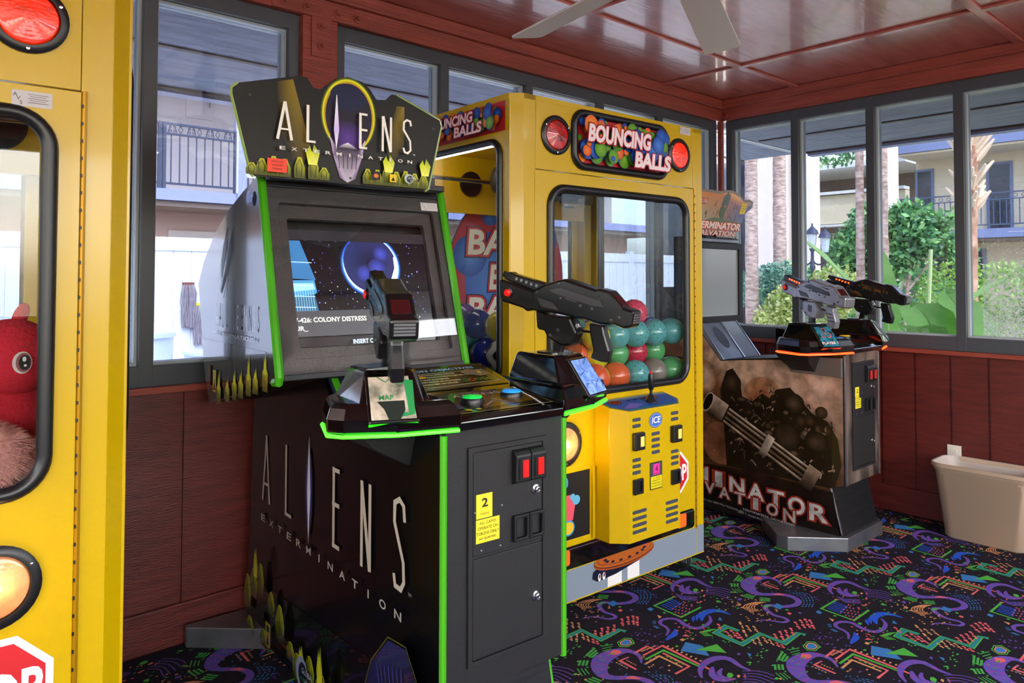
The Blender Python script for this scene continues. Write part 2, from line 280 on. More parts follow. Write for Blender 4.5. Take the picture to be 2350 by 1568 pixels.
# ================================================================== ROOM
ZC, ZB, ZT, ZW, ZS, ZBB = 2.597, 2.453, 2.39, 1.029, .953, .149
XL, YB = -8.2, -6.2
ex = [0.0]
fl = MB().box(XL-.1, .1, YB-.1, .1, -.1, 0)
ob = fl.build('floor', 'floorbase' if 'floorbase' in MT else mat('floorbase', '#1e1b24', .95, noise=('#2a2630', 160, .4, .6), bump=.5, bscale=500, spec=.1).name); struct(ob)
CARP = "b||-2228,-1249 -2205,-1306 -2250,-1366 -2297,-1275;g||-2248,-1308 -2155,-1335 -2185,-1395;p|.006,.02,.03,.055,.075,.07,.05,.03,.028,.03,.032,.03,.028,.026,.026,.026,.025,.02,.018,.016,.016,.013,.012,.01,.006|-1484,-1230 -1449,-1192 -1449,-1147 -1487,-1122 -1562,-1119 -1613,-1147 -1642,-1191 -1626,-1230 -1581,-1268 -1560,-1309 -1567,-1343 -1589,-1364 -1629,-1367 -1681,-1340 -1701,-1305 -1725,-1293 -1754,-1308 -1777,-1356 -1770,-1392 -1778,-1416 -1808,-1412 -1824,-1386 -1835,-1365 -1855,-1345 -1886,-1336;s|.02,.05,.02|-1515,-1118 -1490,-1119 -1474,-1128;s|.01,.026,.01|-1600,-1255 -1577,-1271 -1565,-1293;g|.01,.022,.01|-1742,-1295 -1725,-1293 -1705,-1303;G|.009|-1485,-1093 -1541,-1077 -1610,-1092 -1659,-1121 -1682,-1175 -1672,-1233 -1633,-1287;G|.009|-1470,-1084 -1532,-1063 -1619,-1083 -1668,-1113 -1697,-1173 -1685,-1240 -1644,-1292;G|.009|-1454,-1075 -1524,-1048 -1629,-1075 -1678,-1104 -1712,-1171 -1698,-1247 -1654,-1298;B|.006|-1525,-1291 -1532,-1341 -1572,-1379 -1625,-1397;B|.006|-1515,-1299 -1516,-1346 -1562,-1388 -1616,-1405;B|.006|-1505,-1308 -1500,-1352 -1552,-1396 -1606,-1414;B|.006|-1495,-1317 -1484,-1358 -1543,-1405 -1596,-1422;g|.03|-1431,-1080 -1386,-1120;g||-1434,-1077 -1387,-1071 -1367,-1091 -1387,-1123 -1430,-1126 -1452,-1103;k||-1431,-1080 -1391,-1075 -1374,-1093 -1390,-1119 -1426,-1122 -1446,-1100;o||-1427,-1083 -1394,-1079 -1380,-1095 -1393,-1117 -1423,-1118 -1440,-1099;b||-1423,-1087 -1398,-1083 -1386,-1095 -1397,-1114 -1420,-1114 -1435,-1098;s|.013|-2432,-1174 -2359,-1173 -2361,-1207;s|.013|-2424,-1205 -2315,-1208 -2328,-1417;g|.013|-2442,-1228 -2340,-1231 -2339,-1383;s|.013|-2357,-1241 -2364,-1359 -2441,-1356;o|.012|-2469,-1247 -2384,-1246 -2387,-1347;s|.012|-2472,-1178 -2515,-1173 -2518,-1249;o|.009|-2309,-1225 -2298,-1223;o|.009|-2403,-1179 -2404,-1187;o|.009|-2309,-1245 -2297,-1244;o|.009|-2394,-1181 -2395,-1188;o|.009|-2309,-1266 -2297,-1264;o|.009|-2385,-1182 -2385,-1189;o|.009|-2309,-1286 -2297,-1284;o|.009|-2376,-1183 -2376,-1191;o|.009|-2309,-1306 -2297,-1304;o|.009|-2366,-1184 -2367,-1192;o|.009|-2309,-1325 -2297,-1324;o|.009|-2357,-1186 -2357,-1193;o|.009|-2308,-1345 -2297,-1343;o|.009|-2347,-1187 -2348,-1194;o|.009|-2308,-1364 -2297,-1363;o|.009|-2338,-1188 -2339,-1196;g|.009|-2368,-1263 -2367,-1274;o|.009|-2533,-1171 -2533,-1178;o|.008|-2494,-1186 -2494,-1192;g|.009|-2368,-1280 -2367,-1291;o|.009|-2533,-1183 -2533,-1190;o|.008|-2495,-1196 -2495,-1202;g|.009|-2368,-1297 -2368,-1308;o|.009|-2534,-1195 -2534,-1202;o|.008|-2496,-1206 -2496,-1212;g|.009|-2368,-1314 -2368,-1325;o|.009|-2534,-1206 -2534,-1213;o|.008|-2496,-1216 -2496,-1221;g|.009|-2368,-1331 -2368,-1341;o|.009|-2535,-1218 -2535,-1225;o|.008|-2497,-1226 -2497,-1231;g|.03|-2004,-1334 -2006,-1282 -2081,-1283 -2088,-1398 -1961,-1401 -1963,-1498 -1849,-1495 -1843,-1520;t|.018|-2004,-1334 -2006,-1282 -2081,-1283 -2088,-1398 -1961,-1401 -1963,-1498 -1849,-1495 -1843,-1520;o|.012|-1932,-1295 -2032,-1386;o|.012|-1940,-1329 -1978,-1371;o|.012|-1924,-1349 -1962,-1389;s|.014|-2043,-1300 -2073,-1350;s|.014|-2021,-1309 -2063,-1370;s|.014|-2021,-1336 -2061,-1388;o|.012|-2025,-1403 -2054,-1435;o|.012|-1996,-1408 -2049,-1455;o|.012|-1978,-1419 -2014,-1460;o|.012|-1979,-1445 -2012,-1483;s|.014|-1923,-1435 -1955,-1465;s|.014|-1887,-1439 -1949,-1487;s|.014|-1863,-1449 -1920,-1492;s|.014|-1832,-1454 -1886,-1495;s|.014|-1770,-1440 -1821,-1487;s|.014|-1738,-1445 -1798,-1496;s|.014|-1716,-1453 -1783,-1509;s|.014|-1710,-1470 -1779,-1524;s|.014|-2012,-1248 -2048,-1285;s|.014|-1980,-1475 -2008,-1502;s|.014|-1981,-1495 -2001,-1518;g|.007|-2055,-1267 -2108,-1255 -2114,-1291;g|.007|-2063,-1262 -2114,-1250 -2121,-1285;g|.007|-2071,-1257 -2119,-1245 -2127,-1280;g|.007|-2079,-1252 -2125,-1240 -2134,-1274;p|.01,.02,.03,.034,.03,.02,.01|-1895,-954 -1858,-922 -1798,-906 -1742,-916 -1716,-948 -1731,-1001 -1729,-1037;p|.01,.03,.035,.02,.006|-1806,-939 -1846,-962 -1861,-991 -1848,-1017 -1813,-1034;p|.008,.02,.02,.008|-1791,-967 -1823,-975 -1839,-997 -1823,-1021;g||-1818,-1001 -1799,-996 -1793,-1006 -1801,-1017 -1820,-1021 -1826,-1012;o||-1799,-1028 -1785,-1024 -1785,-1034 -1803,-1038;s||-1782,-1043 -1764,-1039 -1788,-1056;P|.005|-1754,-1022 -1720,-1052 -1703,-1082 -1701,-1112;P|.005|-1906,-972 -1904,-1008 -1863,-1052;P|.005|-1769,-1032 -1736,-1062 -1724,-1095 -1722,-1125;P|.005|-1911,-981 -1911,-1013 -1870,-1058;P|.005|-1784,-1041 -1752,-1072 -1744,-1108 -1743,-1137;P|.005|-1917,-991 -1918,-1018 -1878,-1063;P|.005|-1799,-1051 -1768,-1083 -1764,-1121 -1763,-1150;P|.005|-1922,-1000 -1925,-1023 -1886,-1068;P|.005|-1813,-1061 -1783,-1092 -1784,-1133 -1782,-1162;P|.005|-1927,-1009 -1932,-1027 -1894,-1073;g|.013|-1927,-988 -2067,-984 -2073,-1119 -1935,-1120;B2|.008|-1962,-991 -1971,-1050;B2|.008|-1978,-993 -1986,-1052;B2|.008|-1995,-994 -2002,-1053;B2|.008|-2011,-996 -2017,-1055;B2|.008|-2027,-997 -2032,-1057;B2|.008|-2043,-998 -2047,-1058;s||-1951,-1041 -1942,-1040 -1945,-1046 -1954,-1048;s||-1970,-1069 -1961,-1068 -1964,-1074 -1972,-1075;s||-1988,-1096 -1980,-1095 -1983,-1101 -1991,-1102;B2||-1965,-1043 -1959,-1042 -1960,-1047 -1967,-1048;s||-1975,-1056 -1966,-1055 -1969,-1062 -1978,-1063;B2||-1984,-1071 -1977,-1070 -1979,-1075 -1986,-1075;s||-1994,-1084 -1985,-1082 -1988,-1089 -1996,-1090;B2||-2002,-1098 -1996,-1097 -1998,-1102 -2004,-1102;s||-2012,-1110 -2003,-1109 -2006,-1115 -2015,-1117;s||-1980,-1044 -1972,-1042 -1975,-1049 -1983,-1050;s||-1999,-1071 -1990,-1070 -1993,-1076 -2002,-1078;s||-2017,-1098 -2009,-1097 -2011,-1103 -2020,-1104;B2||-1994,-1046 -1988,-1045 -1990,-1050 -1996,-1050;s||-2004,-1059 -1996,-1057 -1999,-1064 -2007,-1065;B2||-2013,-1073 -2007,-1072 -2008,-1077 -2015,-1078;s||-2022,-1086 -2014,-1084 -2017,-1091 -2025,-1092;B2||-2031,-1100 -2025,-1099 -2026,-1104 -2033,-1104;s||-2040,-1112 -2032,-1111 -2035,-1117 -2043,-1118;s||-2010,-1046 -2001,-1045 -2004,-1051 -2012,-1053;s||-2028,-1073 -2019,-1072 -2022,-1078 -2031,-1080;s||-2046,-1100 -2037,-1099 -2040,-1105 -2048,-1106;B2||-2024,-1048 -2017,-1047 -2019,-1052 -2025,-1053;s||-2033,-1061 -2025,-1060 -2028,-1066 -2036,-1067;B2||-2042,-1075 -2035,-1074 -2037,-1079 -2043,-1080;s||-2051,-1088 -2043,-1086 -2045,-1093 -2054,-1094;B2||-2059,-1102 -2053,-1101 -2055,-1105 -2061,-1106;s||-2068,-1114 -2060,-1113 -2063,-1119 -2071,-1120;s||-2039,-1049 -2030,-1047 -2033,-1054 -2041,-1055;s||-2056,-1076 -2048,-1074 -2051,-1081 -2059,-1082;s||-2074,-1102 -2066,-1101 -2068,-1107 -2076,-1108;p|.008,.013,.016,.018,.018,.02,.022,.024,.024,.02,.018,.014,.008|-2243,-1171 -2205,-1155 -2186,-1129 -2180,-1098 -2150,-1083 -2115,-1097 -2101,-1127 -2117,-1172 -2108,-1214 -2063,-1225 -2019,-1218 -1995,-1204 -1976,-1184;B2|.01,.04,.045,.035,.006|-2037,-1192 -1992,-1164 -1940,-1164 -1909,-1192 -1904,-1239;B2|.006,.02,.006|-2051,-1177 -2019,-1158 -1989,-1148;B2|.006,.02,.004|-2069,-1173 -2046,-1158 -2025,-1147;B2|.008,.035,.03,.006|-2172,-1163 -2204,-1184 -2236,-1188 -2273,-1193;B|.005|-2172,-1070 -2208,-1096 -2217,-1133;B|.005|-2176,-1066 -2211,-1093 -2220,-1130;B|.005|-2180,-1063 -2215,-1090 -2223,-1128;o|.006|-1692,-1272 -1743,-1259 -1781,-1271 -1791,-1300;o|.006|-1699,-1266 -1751,-1252 -1789,-1264 -1798,-1294;o|.006|-1706,-1259 -1759,-1245 -1797,-1257 -1805,-1288;o|.006|-1713,-1253 -1767,-1237 -1804,-1250 -1812,-1281;o|.006|-1720,-1247 -1776,-1230 -1812,-1243 -1818,-1275;b||-2198,-841 -2156,-838 -2161,-874 -2202,-876;s||-2214,-912 -2197,-911 -2199,-926 -2216,-927;g||-2189,-892 -2177,-892 -2177,-902 -2189,-902;b||-2116,-984 -2092,-983 -2096,-1003 -2120,-1004;g||-2091,-1140 -2074,-1140 -2076,-1153 -2092,-1153;p||-1758,-1179 -1738,-1179 -1742,-1193 -1763,-1194;g||-1844,-1130 -1826,-1130 -1829,-1143 -1847,-1143;o||-2231,-1225 -2214,-1225 -2215,-1239 -2232,-1239;g||-2096,-1046 -2084,-1047 -2085,-1057 -2096,-1056;g||-1717,-1119 -1703,-1121 -1704,-1131 -1718,-1130;g||-1690,-1005 -1677,-1006 -1679,-1015 -1691,-1015;g||-2286,-1242 -2274,-1243 -2274,-1252 -2286,-1251;p||-1666,-947 -1651,-946 -1655,-957 -1669,-958;p||-2176,-940 -2163,-940 -2164,-951 -2177,-951;o||-2127,-1043 -2126,-1065 -2147,-1068;b||-1985,-1231 -1955,-1221 -1975,-1246;o||-1787,-1198 -1791,-1220 -1811,-1218;s||-2201,-1214 -2178,-1215 -2181,-1237;b||-1630,-967 -1627,-984 -1652,-990"
COLS = {'p': '#6250ac', 's': '#d8646a', 'g': '#4eaa44', 'G': '#46a04c', 'b': '#3c78b8', 'B': '#386ca8', 'o': '#cc9064', 't': '#2c7c88', 'k': '#15121a', 'P': '#6a48a8', 'B2': '#2c55c8'}
def carpet():
    A = Art((0, 0, .0006), (1, 0, 0), (0, 1, 0), (0, 0, 1), eps=.000004)
    items = []
    for it in CARP.split(';'):
        c, ws, ps = it.split('|'); ws = [float(x or 0) for x in ws.split(',')]; pts = [tuple(int(q)/1000 for q in p.split(',')) for p in ps.split(' ')]
        items.append((c, ws, pts))
    rnd = random.Random(3); sp = []
    for (cx, cy, rad, n, c) in ((-1.805, -1.262, .11, 26, 'o'), (-1.59, -1.064, .12, 34, 'G'), (-2.129, -1.278, .1, 26, 'G'), (-2.413, -1.278, .08, 14, 'o'), (-2.3, -1.137, .07, 26, 'P'), (-1.871, -1.12, .12, 26, 'G'), (-2.324, -.849, .08, 14, 'o'), (-2.146, -1.197, .08, 16, 's'), (-1.9, -1.041, .08, 18, 's'), (-1.75, -1.2, .09, 16, 'o'), (-1.55, -1.2, .12, 20, 'B'), (-2.0, -.9, .1, 18, 'P')):
        for _ in range(n):
            a = rnd.random()*2*PI; r = rad*math.sqrt(rnd.random()); x, y = cx+r*math.cos(a), cy+r*math.sin(a); d = rnd.uniform(.002, .006); e = rnd.uniform(.002, .004)
            sp.append((c, [(x-d, y-e), (x+d, y-e), (x+d, y+e), (x-d, y+e)]))
    v1, v2 = (.4875, -.4715), (-.5, -.4765)
    def curve(P, ws):
        if len(P) < 4: return P, ws if len(ws) > 1 else ws*len(P)
        if len(ws) < len(P): ws = [ws[min(int(i*len(ws)/len(P)), len(ws)-1)] for i in range(len(P))]
        Q = []; W = []
        for i in range(len(P)-1):
            p0, p1, p2, p3 = P[max(i-1, 0)], P[i], P[i+1], P[min(i+2, len(P)-1)]
            for t in (0, .33, .66):
                Q.append(tuple(.5*((2*p1[k])+(-p0[k]+p2[k])*t+(2*p0[k]-5*p1[k]+4*p2[k]-p3[k])*t*t+(-p0[k]+3*p1[k]-3*p2[k]+p3[k])*t**3) for k in (0, 1))); W.append(ws[i]*(1-t)+ws[i+1]*t)
        return Q+[P[-1]], W+[ws[-1]]
    prep = []
    for c, ws, pts in items:
        if ws[0] == 0 and len(ws) == 1: prep.append((c, 0, pts))
        else:
            straight = len(ws) == 1 and ws[0] in (.03, .018, .013, .012, .014, .009, .007, .008)
            q, W = (pts, ws*len(pts)) if straight else curve(pts, ws)
            prep.append((c, W, q))
    cxm, cym = -1.9, -1.2
    for i in range(-9, 12):
        for j in range(-11, 11):
            dx = v1[0]*i+v2[0]*j; dy = v1[1]*i+v2[1]*j
            if not (-6.2 < cxm+dx < .3 and -5.3 < cym+dy < .5): continue
            A.k = 1
            inb = lambda P: all(-8 < p[0]+dx < -.03 and -6 < p[1]+dy < -.03 for p in P)
            for c, W, pts in prep:
                if not inb(pts): continue
                P = [(p[0]+dx, p[1]+dy) for p in pts]
                if W == 0: A.poly(P, COLS[c])
                elif c in ('p', 'P'):
                    A.stroke(P, [w*.85 for w in W], COLS[c], cl=[('#7050a8', '#5450ac', '#7c4aa0', '#6250a8')[k % 4] for k in range(len(P))])
                elif len(P) == 2 and c in 'os' and W[0] in (.012, .014):
                    n_ = 4
                    for q in range(n_):
                        t0, t1 = q/n_, (q+.72)/n_; e = .003*(q % 2); A.stroke([(P[0][0]+(P[1][0]-P[0][0])*t+e, P[0][1]+(P[1][1]-P[0][1])*t) for t in (t0, t1)], W[0]*(.75, .5, .85, .6)[q], COLS[c], up=(q == 0))
                elif c in 'GB':
                    for q in range(0, len(P)-1): A.stroke([P[q], tuple(P[q][k2]*.35+P[q+1][k2]*.65 for k2 in (0, 1))], [W[0]*(.9 if q % 3 else .5)]*2, COLS[c], up=(q == 0))
                else: A.stroke(P, [w*.72 for w in W], COLS[c])
            for c, pts in sp:
                if inb(pts): A.poly([(p[0]+dx, p[1]+dy) for p in pts], COLS[c])
    return struct(A.build('floor_carpet_pattern', 'carpetart'))
carpet().name = 'floor_carpet'
# ceiling with raised battens
cm = MB().box(XL-.1, .1, YB-.1, .1, ZC, ZC+.08)
struct(cm.build('ceiling', 'redceil'))
bt = MB()
for y in (-.585, -1.81, -3.03, -4.25, -5.47): bt.box(XL, 0, y-.022, y+.022, ZC-.014, ZC-.0005)
for x in (-.715, -2.01, -3.23, -4.45, -5.67, -6.89): bt.box(x-.022, x+.022, YB, 0, ZC-.0135, ZC-.0005)
struct(bt.build('trim_1', 'redceil', bevel=.003))
# walls: vertical board panelling under the windows; f maps (along, out, z)
def wall(name, L0, L1, f, grooves, sill, cut=()):
    m = MB(); g = .006; xs = [L0]+[x for x in grooves]+[L1]
    for a, b in zip(xs[:-1], xs[1:]): m.add([f(u, o, z) for z in (0, ZS-.02) for o in (0, -.12) for u in (a+g, b-g)], [(0, 1, 3, 2), (4, 6, 7, 5), (0, 4, 5, 1), (2, 3, 7, 6), (0, 2, 6, 4), (1, 5, 7, 3)])
    m.add([f(u, o, z) for z in (0, ZS-.02) for o in (-.012, -.1) for u in (L0, L1)], [(0, 1, 3, 2), (4, 6, 7, 5), (0, 4, 5, 1), (2, 3, 7, 6), (0, 2, 6, 4), (1, 5, 7, 3)])
    struct(m.build(name, 'redwall'))
def bxf(m, f, u0, u1, o0, o1, z0, z1, mi=0):
    m.add([f(u, o, z) for z in (z0, z1) for o in (o0, o1) for u in (u0, u1)], [(0, 2, 3, 1), (4, 5, 7, 6), (0, 1, 5, 4), (2, 6, 7, 3), (0, 4, 6, 2), (1, 3, 7, 5)], mi)
fW1 = lambda u, o, z: Vector((u, -o, z))          # o>0 into the room
fW2 = lambda u, o, z: Vector((-o, u, z))
fW3 = lambda u, o, z: Vector((XL+o, u, z))
fW4 = lambda u, o, z: Vector((u, YB+o, z))
wall('wall_left', XL, -.02, fW1, [-7.9+.305*i for i in range(26)], 1)
wall('wall_right', YB, -.02, fW2, [-5.9+.1855*i for i in range(32)], 1)
wall('wall_rear', YB, 0, fW3, [-5.9+.3*i for i in range(19)], 1)
wall('wall_front', XL, 0, fW4, [-7.9+.305*i for i in range(26)], 1)
for nm, f, a, b in (('baseboard_left', fW1, XL, -.02), ('baseboard_right', fW2, YB, -.02), ('baseboard_rear', fW3, YB, 0), ('baseboard_front', fW4, XL, 0)):
    m = MB(); bxf(m, f, a, b, .0005, .02, .0, ZBB); struct(m.build(nm, 'redwall', bevel=.004))
k = 2
for f, a, b in ((fW1, XL, -.02), (fW2, YB, -.02), (fW3, YB, 0), (fW4, XL, 0)):
    m = MB(); bxf(m, f, a, b, -.13, .022, ZS-.026, ZS-.001); struct(m.build('trim_%d' % k, 'redbeam', bevel=.003)); k += 1
    m = MB(); bxf(m, f, a, b, -.14, .03, ZB+.001, ZC-.001); bxf(m, f, a, b, .03, .055, ZC-.062, ZC-.001); struct(m.build('trim_%d' % k, 'redbeam', bevel=.004)); k += 1
# heavy posts with bolted tee straps
def post(f, u0, u1, n):
    m = MB(); bxf(m, f, u0, u1, -.12, .028, ZS, ZB+.002); struct(m.build('trim_%d' % n, 'redbeam', bevel=.004))
    p = empty('tee_strap', f((u0+u1)/2, .03, 2.5)); c = (u0+u1)/2; inv = Vector(p.location)
    g = lambda u, o, z: f(u, o, z)-inv
    m = MB(); pts = [(c-.045, 2.285), (c+.045, 2.285), (c+.045, 2.455), (c+.22, 2.455), (c+.22, 2.525), (c-.22, 2.525), (c-.22, 2.455), (c-.045, 2.455)]
    m.prism(pts, .029, .036, lambda u, v, w: g(u, w, v)); m.build('plate', 'redbeam', p, bevel=.002)
    for (du, z) in ((-.17, 2.49), (-.07, 2.49), (.07, 2.49), (.17, 2.49), (0, 2.42), (0, 2.335)):
        m = MB(); hx = circ(20, .019, c+du, z); m.prism(hx, .036, .041, lambda u, v, w: g(u, w, v)); m.prism(circ(6, .0115, c+du, z), .041, .053, lambda u, v, w: g(u, w, v))
        m.prism(circ(10, .006, c+du, z), .053, .058, lambda u, v, w: g(u, w, v)); m.build('bolt', 'redbeam', p)
    return p
tag(post(fW1, -3.176, -3.015, 20), 'red painted steel tee strap bolted to the post between the left hand windows', 'bracket')
struct(MB().box(-.03, -.0, -.03, .0, ZS, ZB).build('trim_21', 'redbeam'))
for f, ua in ((fW1, -.05), (fW2, -.075)):
    m = MB(); m.prism(circ(20, .017, ua, 2.49), .03, .036, lambda u, v, w: f(u, w, v)); m.prism(circ(6, .009, ua, 2.49), .036, .047, lambda u, v, w: f(u, w, v))
    tag(m.build('bolt', 'redbeam'), 'red painted bolt head on the ' + ('left' if f is fW1 else 'right') + ' beam beside the corner of the two walls', 'bolt')
# windows
wn = [1]
def bay(f, edges, fr=.045, spray=None, glassm='pane'):
    """edges: centre lines of uprights; one structure object per run, its panes are children"""
    m = MB(); D = -.105
    u0, u1 = edges[0], edges[-1]
    bxf(m, f, u0-.024, u1+.024, -.1, .0, ZT, ZB); bxf(m, f, u0-.024, u1+.024, -.1, .0, ZS, ZW)
    for u in edges: bxf(m, f, u-.024, u+.024, D, .0008, ZS+.0005, ZB-.0005)
    o = struct(m.build('window_%d' % wn[0], 'frame', bevel=.0015)); wn[0] += 1
    m2 = MB()
    for a, b in zip(edges[:-1], edges[1:]):
        for (p, q) in ((a+.024, a+.034), (b-.034, b-.024)): bxf(m2, f, p, q, -.09, -.03, ZW, ZT)
        bxf(m2, f, a+.034, b-.034, -.09, -.03, ZW, ZW+.01); bxf(m2, f, a+.034, b-.034, -.09, -.03, ZT-.01, ZT)
    m2.build('sash', 'framelight', o)
    for i, (a, b) in enumerate(zip(edges[:-1], edges[1:])):
        m3 = MB(); bxf(m3, f, a+.034, b-.034, -.066, -.06, ZW+.01, ZT-.01)
        g = glassm
        m3.build('pane', g, o)
        if spray and i in spray:
            m4 = MB(); bxf(m4, f, a+.036, b-.09, -.0595, -.059, ZW+.011, ZW+.53); m4.build('water_spots', 'spots', o)
def spots():
    m = bpy.data.materials.new('spots'); m.use_nodes = True; n = m.node_tree; n.nodes.clear(); L = n.links.new
    o = n.nodes.new('ShaderNodeOutputMaterial'); t = n.nodes.new('ShaderNodeBsdfTransparent'); d = n.nodes.new('ShaderNodeBsdfTranslucent'); d.inputs[0].default_value = (.9, .92, .9, 1)
    d2 = n.nodes.new('ShaderNodeBsdfDiffuse'); ad = n.nodes.new('ShaderNodeMixShader'); L(d.outputs[0], ad.inputs[1]); L(d2.outputs[0], ad.inputs[2])
    tc = n.nodes.new('ShaderNodeTexCoord'); nz = n.nodes.new('ShaderNodeTexNoise'); nz.inputs['Scale'].default_value = 160; nz.inputs['Detail'].default_value = 2; L(tc.outputs['Object'], nz.inputs[0])
    n3 = n.nodes.new('ShaderNodeTexNoise'); n3.inputs['Scale'].default_value = 5; L(tc.outputs['Object'], n3.inputs[0])
    s = n.nodes.new('ShaderNodeSeparateXYZ'); L(tc.outputs['Object'], s.inputs[0]); mr = n.nodes.new('ShaderNodeMapRange'); mr.inputs[1].default_value = 1.6; mr.inputs[2].default_value = 1.1; mr.inputs[3].default_value = -.12; mr.inputs[4].default_value = .06; L(s.outputs[2], mr.inputs[0])
    a = n.nodes.new('ShaderNodeMath'); a.operation = 'ADD'; L(nz.outputs[0], a.inputs[0]); L(mr.outputs[0], a.inputs[1])
    cr = n.nodes.new('ShaderNodeMapRange'); cr.inputs[1].default_value = .5; cr.inputs[2].default_value = .62; cr.inputs[3].default_value = .06; cr.inputs[4].default_value = .7; L(a.outputs[0], cr.inputs[0])
    mx = n.nodes.new('ShaderNodeMixShader'); L(cr.outputs[0], mx.inputs[0]); L(t.outputs[0], mx.inputs[1]); L(ad.outputs[0], mx.inputs[2]); L(mx.outputs[0], o.inputs[0]); MT['spots'] = m
spots()
bay(fW1, [-7.79, -7.22, -6.65, -6.08, -5.51, -4.94, -4.36, -3.76, -3.2])
bay(fW1, [-2.991, -2.418, -1.85, -1.266, -.69, -.07])
bay(fW2, [-.072-.478*i for i in range(12, -1, -1)], spray=(8,))
bay(fW3, [YB+.1+.6*i for i in range(11)], glassm='openpane'); bay(fW4, [XL+.1+.62*i for i in range(13)], glassm='openpane')
# eaves outside both walls: boards, joint strip, perforated vent strip, fascia
def eave(f, a, b, mt, nm, k0):
    m = MB(); z = 2.43
    bxf(m, f, a, b, -1.5, -.1, z, z+.04); struct(m.build('trim_%d' % k0, mt))
    m = MB(); bxf(m, f, a, b, -.735, -.7, z-.008, z-.0005); bxf(m, f, a, b, -1.5, -1.47, z-.014, z-.0005); struct(m.build('trim_%d' % (k0+1), 'brown'))
    m = MB(); bxf(m, f, a, b, -.2, -.14, z-.006, z-.0005); struct(m.build('trim_%d' % (k0+2), 'vent'))
    m = MB(); n = int((b-a)/.06)
    for i in range(n): bxf(m, f, a+i*.06, a+i*.06+.035, -.185, -.172, z-.0075, z-.006)
    struct(m.build('trim_%d' % (k0+3), 'fascia'))
    m = MB(); bxf(m, f, a, b, -1.6, -1.5, z-.03, z+.1); struct(m.build('trim_%d' % (k0+4), 'fascia'))
eave(fW1, XL-.5, 1.5, 'soffit', 'l', 30); eave(fW2, YB, .1, 'soffit2', 'r', 36)
# wall socket and waste bin
p = empty('wall_socket', (-.002, -1.4635, .375)); m = MB().box(-.006, 0, -.035, .035, -.058, .058); m.build('cover_plate', 'outlet', p, bevel=.002)
for dz in (-.026, .026):
    m = MB(); m.prism(circ(14, .016, 0, dz), -.009, -.006, lambda u, v, w: Vector((w, u, v))); m.build('receptacle', 'outlet', p)
tag(p, 'ivory electrical socket on the red right wall behind the waste bin', 'socket')
p = empty('waste_bin', (-.178, -1.668, 0))
def rr3(hx, hy, r, z): return [Vector((a, b, z)) for a, b in rrect(-hx, hx, -hy, hy, r)]
m = MB().loft([rr3(.085, .175, .05, 0), rr3(.095, .185, .055, .01), rr3(.118, .222, .06, .345), rr3(.124, .228, .06, .35), rr3(.126, .23, .06, .365), rr3(.133, .238, .065, .368), rr3(.133, .238, .065, .385), rr3(.126, .231, .06, .387), rr3(.12, .225, .058, .37), rr3(.09, .18, .05, .015)], 0, True)
m.build('body', 'bin', p, smooth=True, angle=50)
rl = random.Random(5); rings = []
for z, s in ((.389, 1.0), (.388, .965), (.36, .88), (.2, .74), (.05, .62)):
    rings.append([Vector((v.x*s+rl.uniform(-.004, .004)*(z < .38), v.y*s+rl.uniform(-.004, .004)*(z < .38), z)) for v in rr3(.131, .236, .06, z)])
MB().loft(rings, 0, False).build('bag', 'liner', p, smooth=True)
tag(p, 'beige plastic waste bin with clear bag on the carpet by the right wall', 'bin')
# ceiling fan
p = empty('ceiling_fan', (-2.92, -1.73, 2.597))
m = MB(); m.lathe([(.0, 0), (.065, -.001), (.06, -.05), (.02, -.07), (.013, -.07), (.013, -.22), (.05, -.235)], lambda x, y, h: Vector((x, y, h)), 28, cap=False); m.build('downrod', 'fanwhite', p, smooth=True)
m = MB(); prof = [(.05, -.235), (.12, -.25), (.14, -.28), (.14, -.33), (.165, -.345), (.165, -.36), (.11, -.375), (.085, -.43), (.0, -.445)]
m.lathe(prof, lambda x, y, h: Vector((x, y, h)), 40)
for k in range(48):
    a = 2*PI*k/48; m.box(.128, .15, -.0022, .0022, -.332, -.278, M=Matrix.Rotation(a, 4, 'Z'))
m.build('motor_housing', 'fanwhite', p, smooth=True)
for a, rad in ((25.1, .88), (79.6, .78), (153, .8), (228, .8), (305, .8)):
    M = Matrix.Rotation(R(a), 4, 'Z') @ Matrix.Translation((0, 0, -.385)) @ Matrix.Rotation(R(-11 if a != 25.1 else -8), 4, 'X')
    b = MB(); pts = rrect(.2, rad, -.068, .068, .025); pts = [(u, v*(.78+.22*(u-.2)/(rad-.2))) for u, v in pts]
    b.prism(pts, 0, .007, lambda u, v, w: M @ Vector((u, v, w))); bo = b.build('blade', 'fanwhite', p, bevel=.002)
    b = MB(); M2 = Matrix.Rotation(R(a), 4, 'Z')
    b.tube([M2 @ Vector(q) for q in ((.08, .0, -.37), (.13, .02, -.375), (.19, .045, -.382), (.25, .05, -.387))], .008, 8); b.tube([M2 @ Vector(q) for q in ((.08, .0, -.37), (.13, -.02, -.375), (.19, -.045, -.385), (.25, -.05, -.392))], .008, 8)
    b.tube([M2 @ Vector(q) for q in ((.25, .05, -.388), (.265, 0, -.39), (.25, -.05, -.392))], .008, 8)
    b.build('blade_bracket', 'fanwhite', p, smooth=True)
tag(p, 'white five bladed ceiling fan hanging from the red ceiling', 'ceiling fan')

# unseen fill lights, added under the ceiling to brighten the room
for i, (x, y) in enumerate(((-1.3, -3.5), (-2.9, -4.5), (-1.3, -5.3), (-7.2, -4.8))):
    p = empty('fill_light', (x, y, 2.583)); m = MB(); m.box(-.62, .62, -.16, .16, -.05, -.0005); m.build('housing', 'fanwhite', p, bevel=.006)
    m = MB(); m.box(-.59, .59, -.135, .135, -.066, -.0505); m.build('fill_panel', 'fillglow', p, bevel=.006)
    tag(p, 'added unseen fill light over the %s of the room' % ('far rear', 'left rear', 'right rear', 'rear corner')[i], 'fill light')
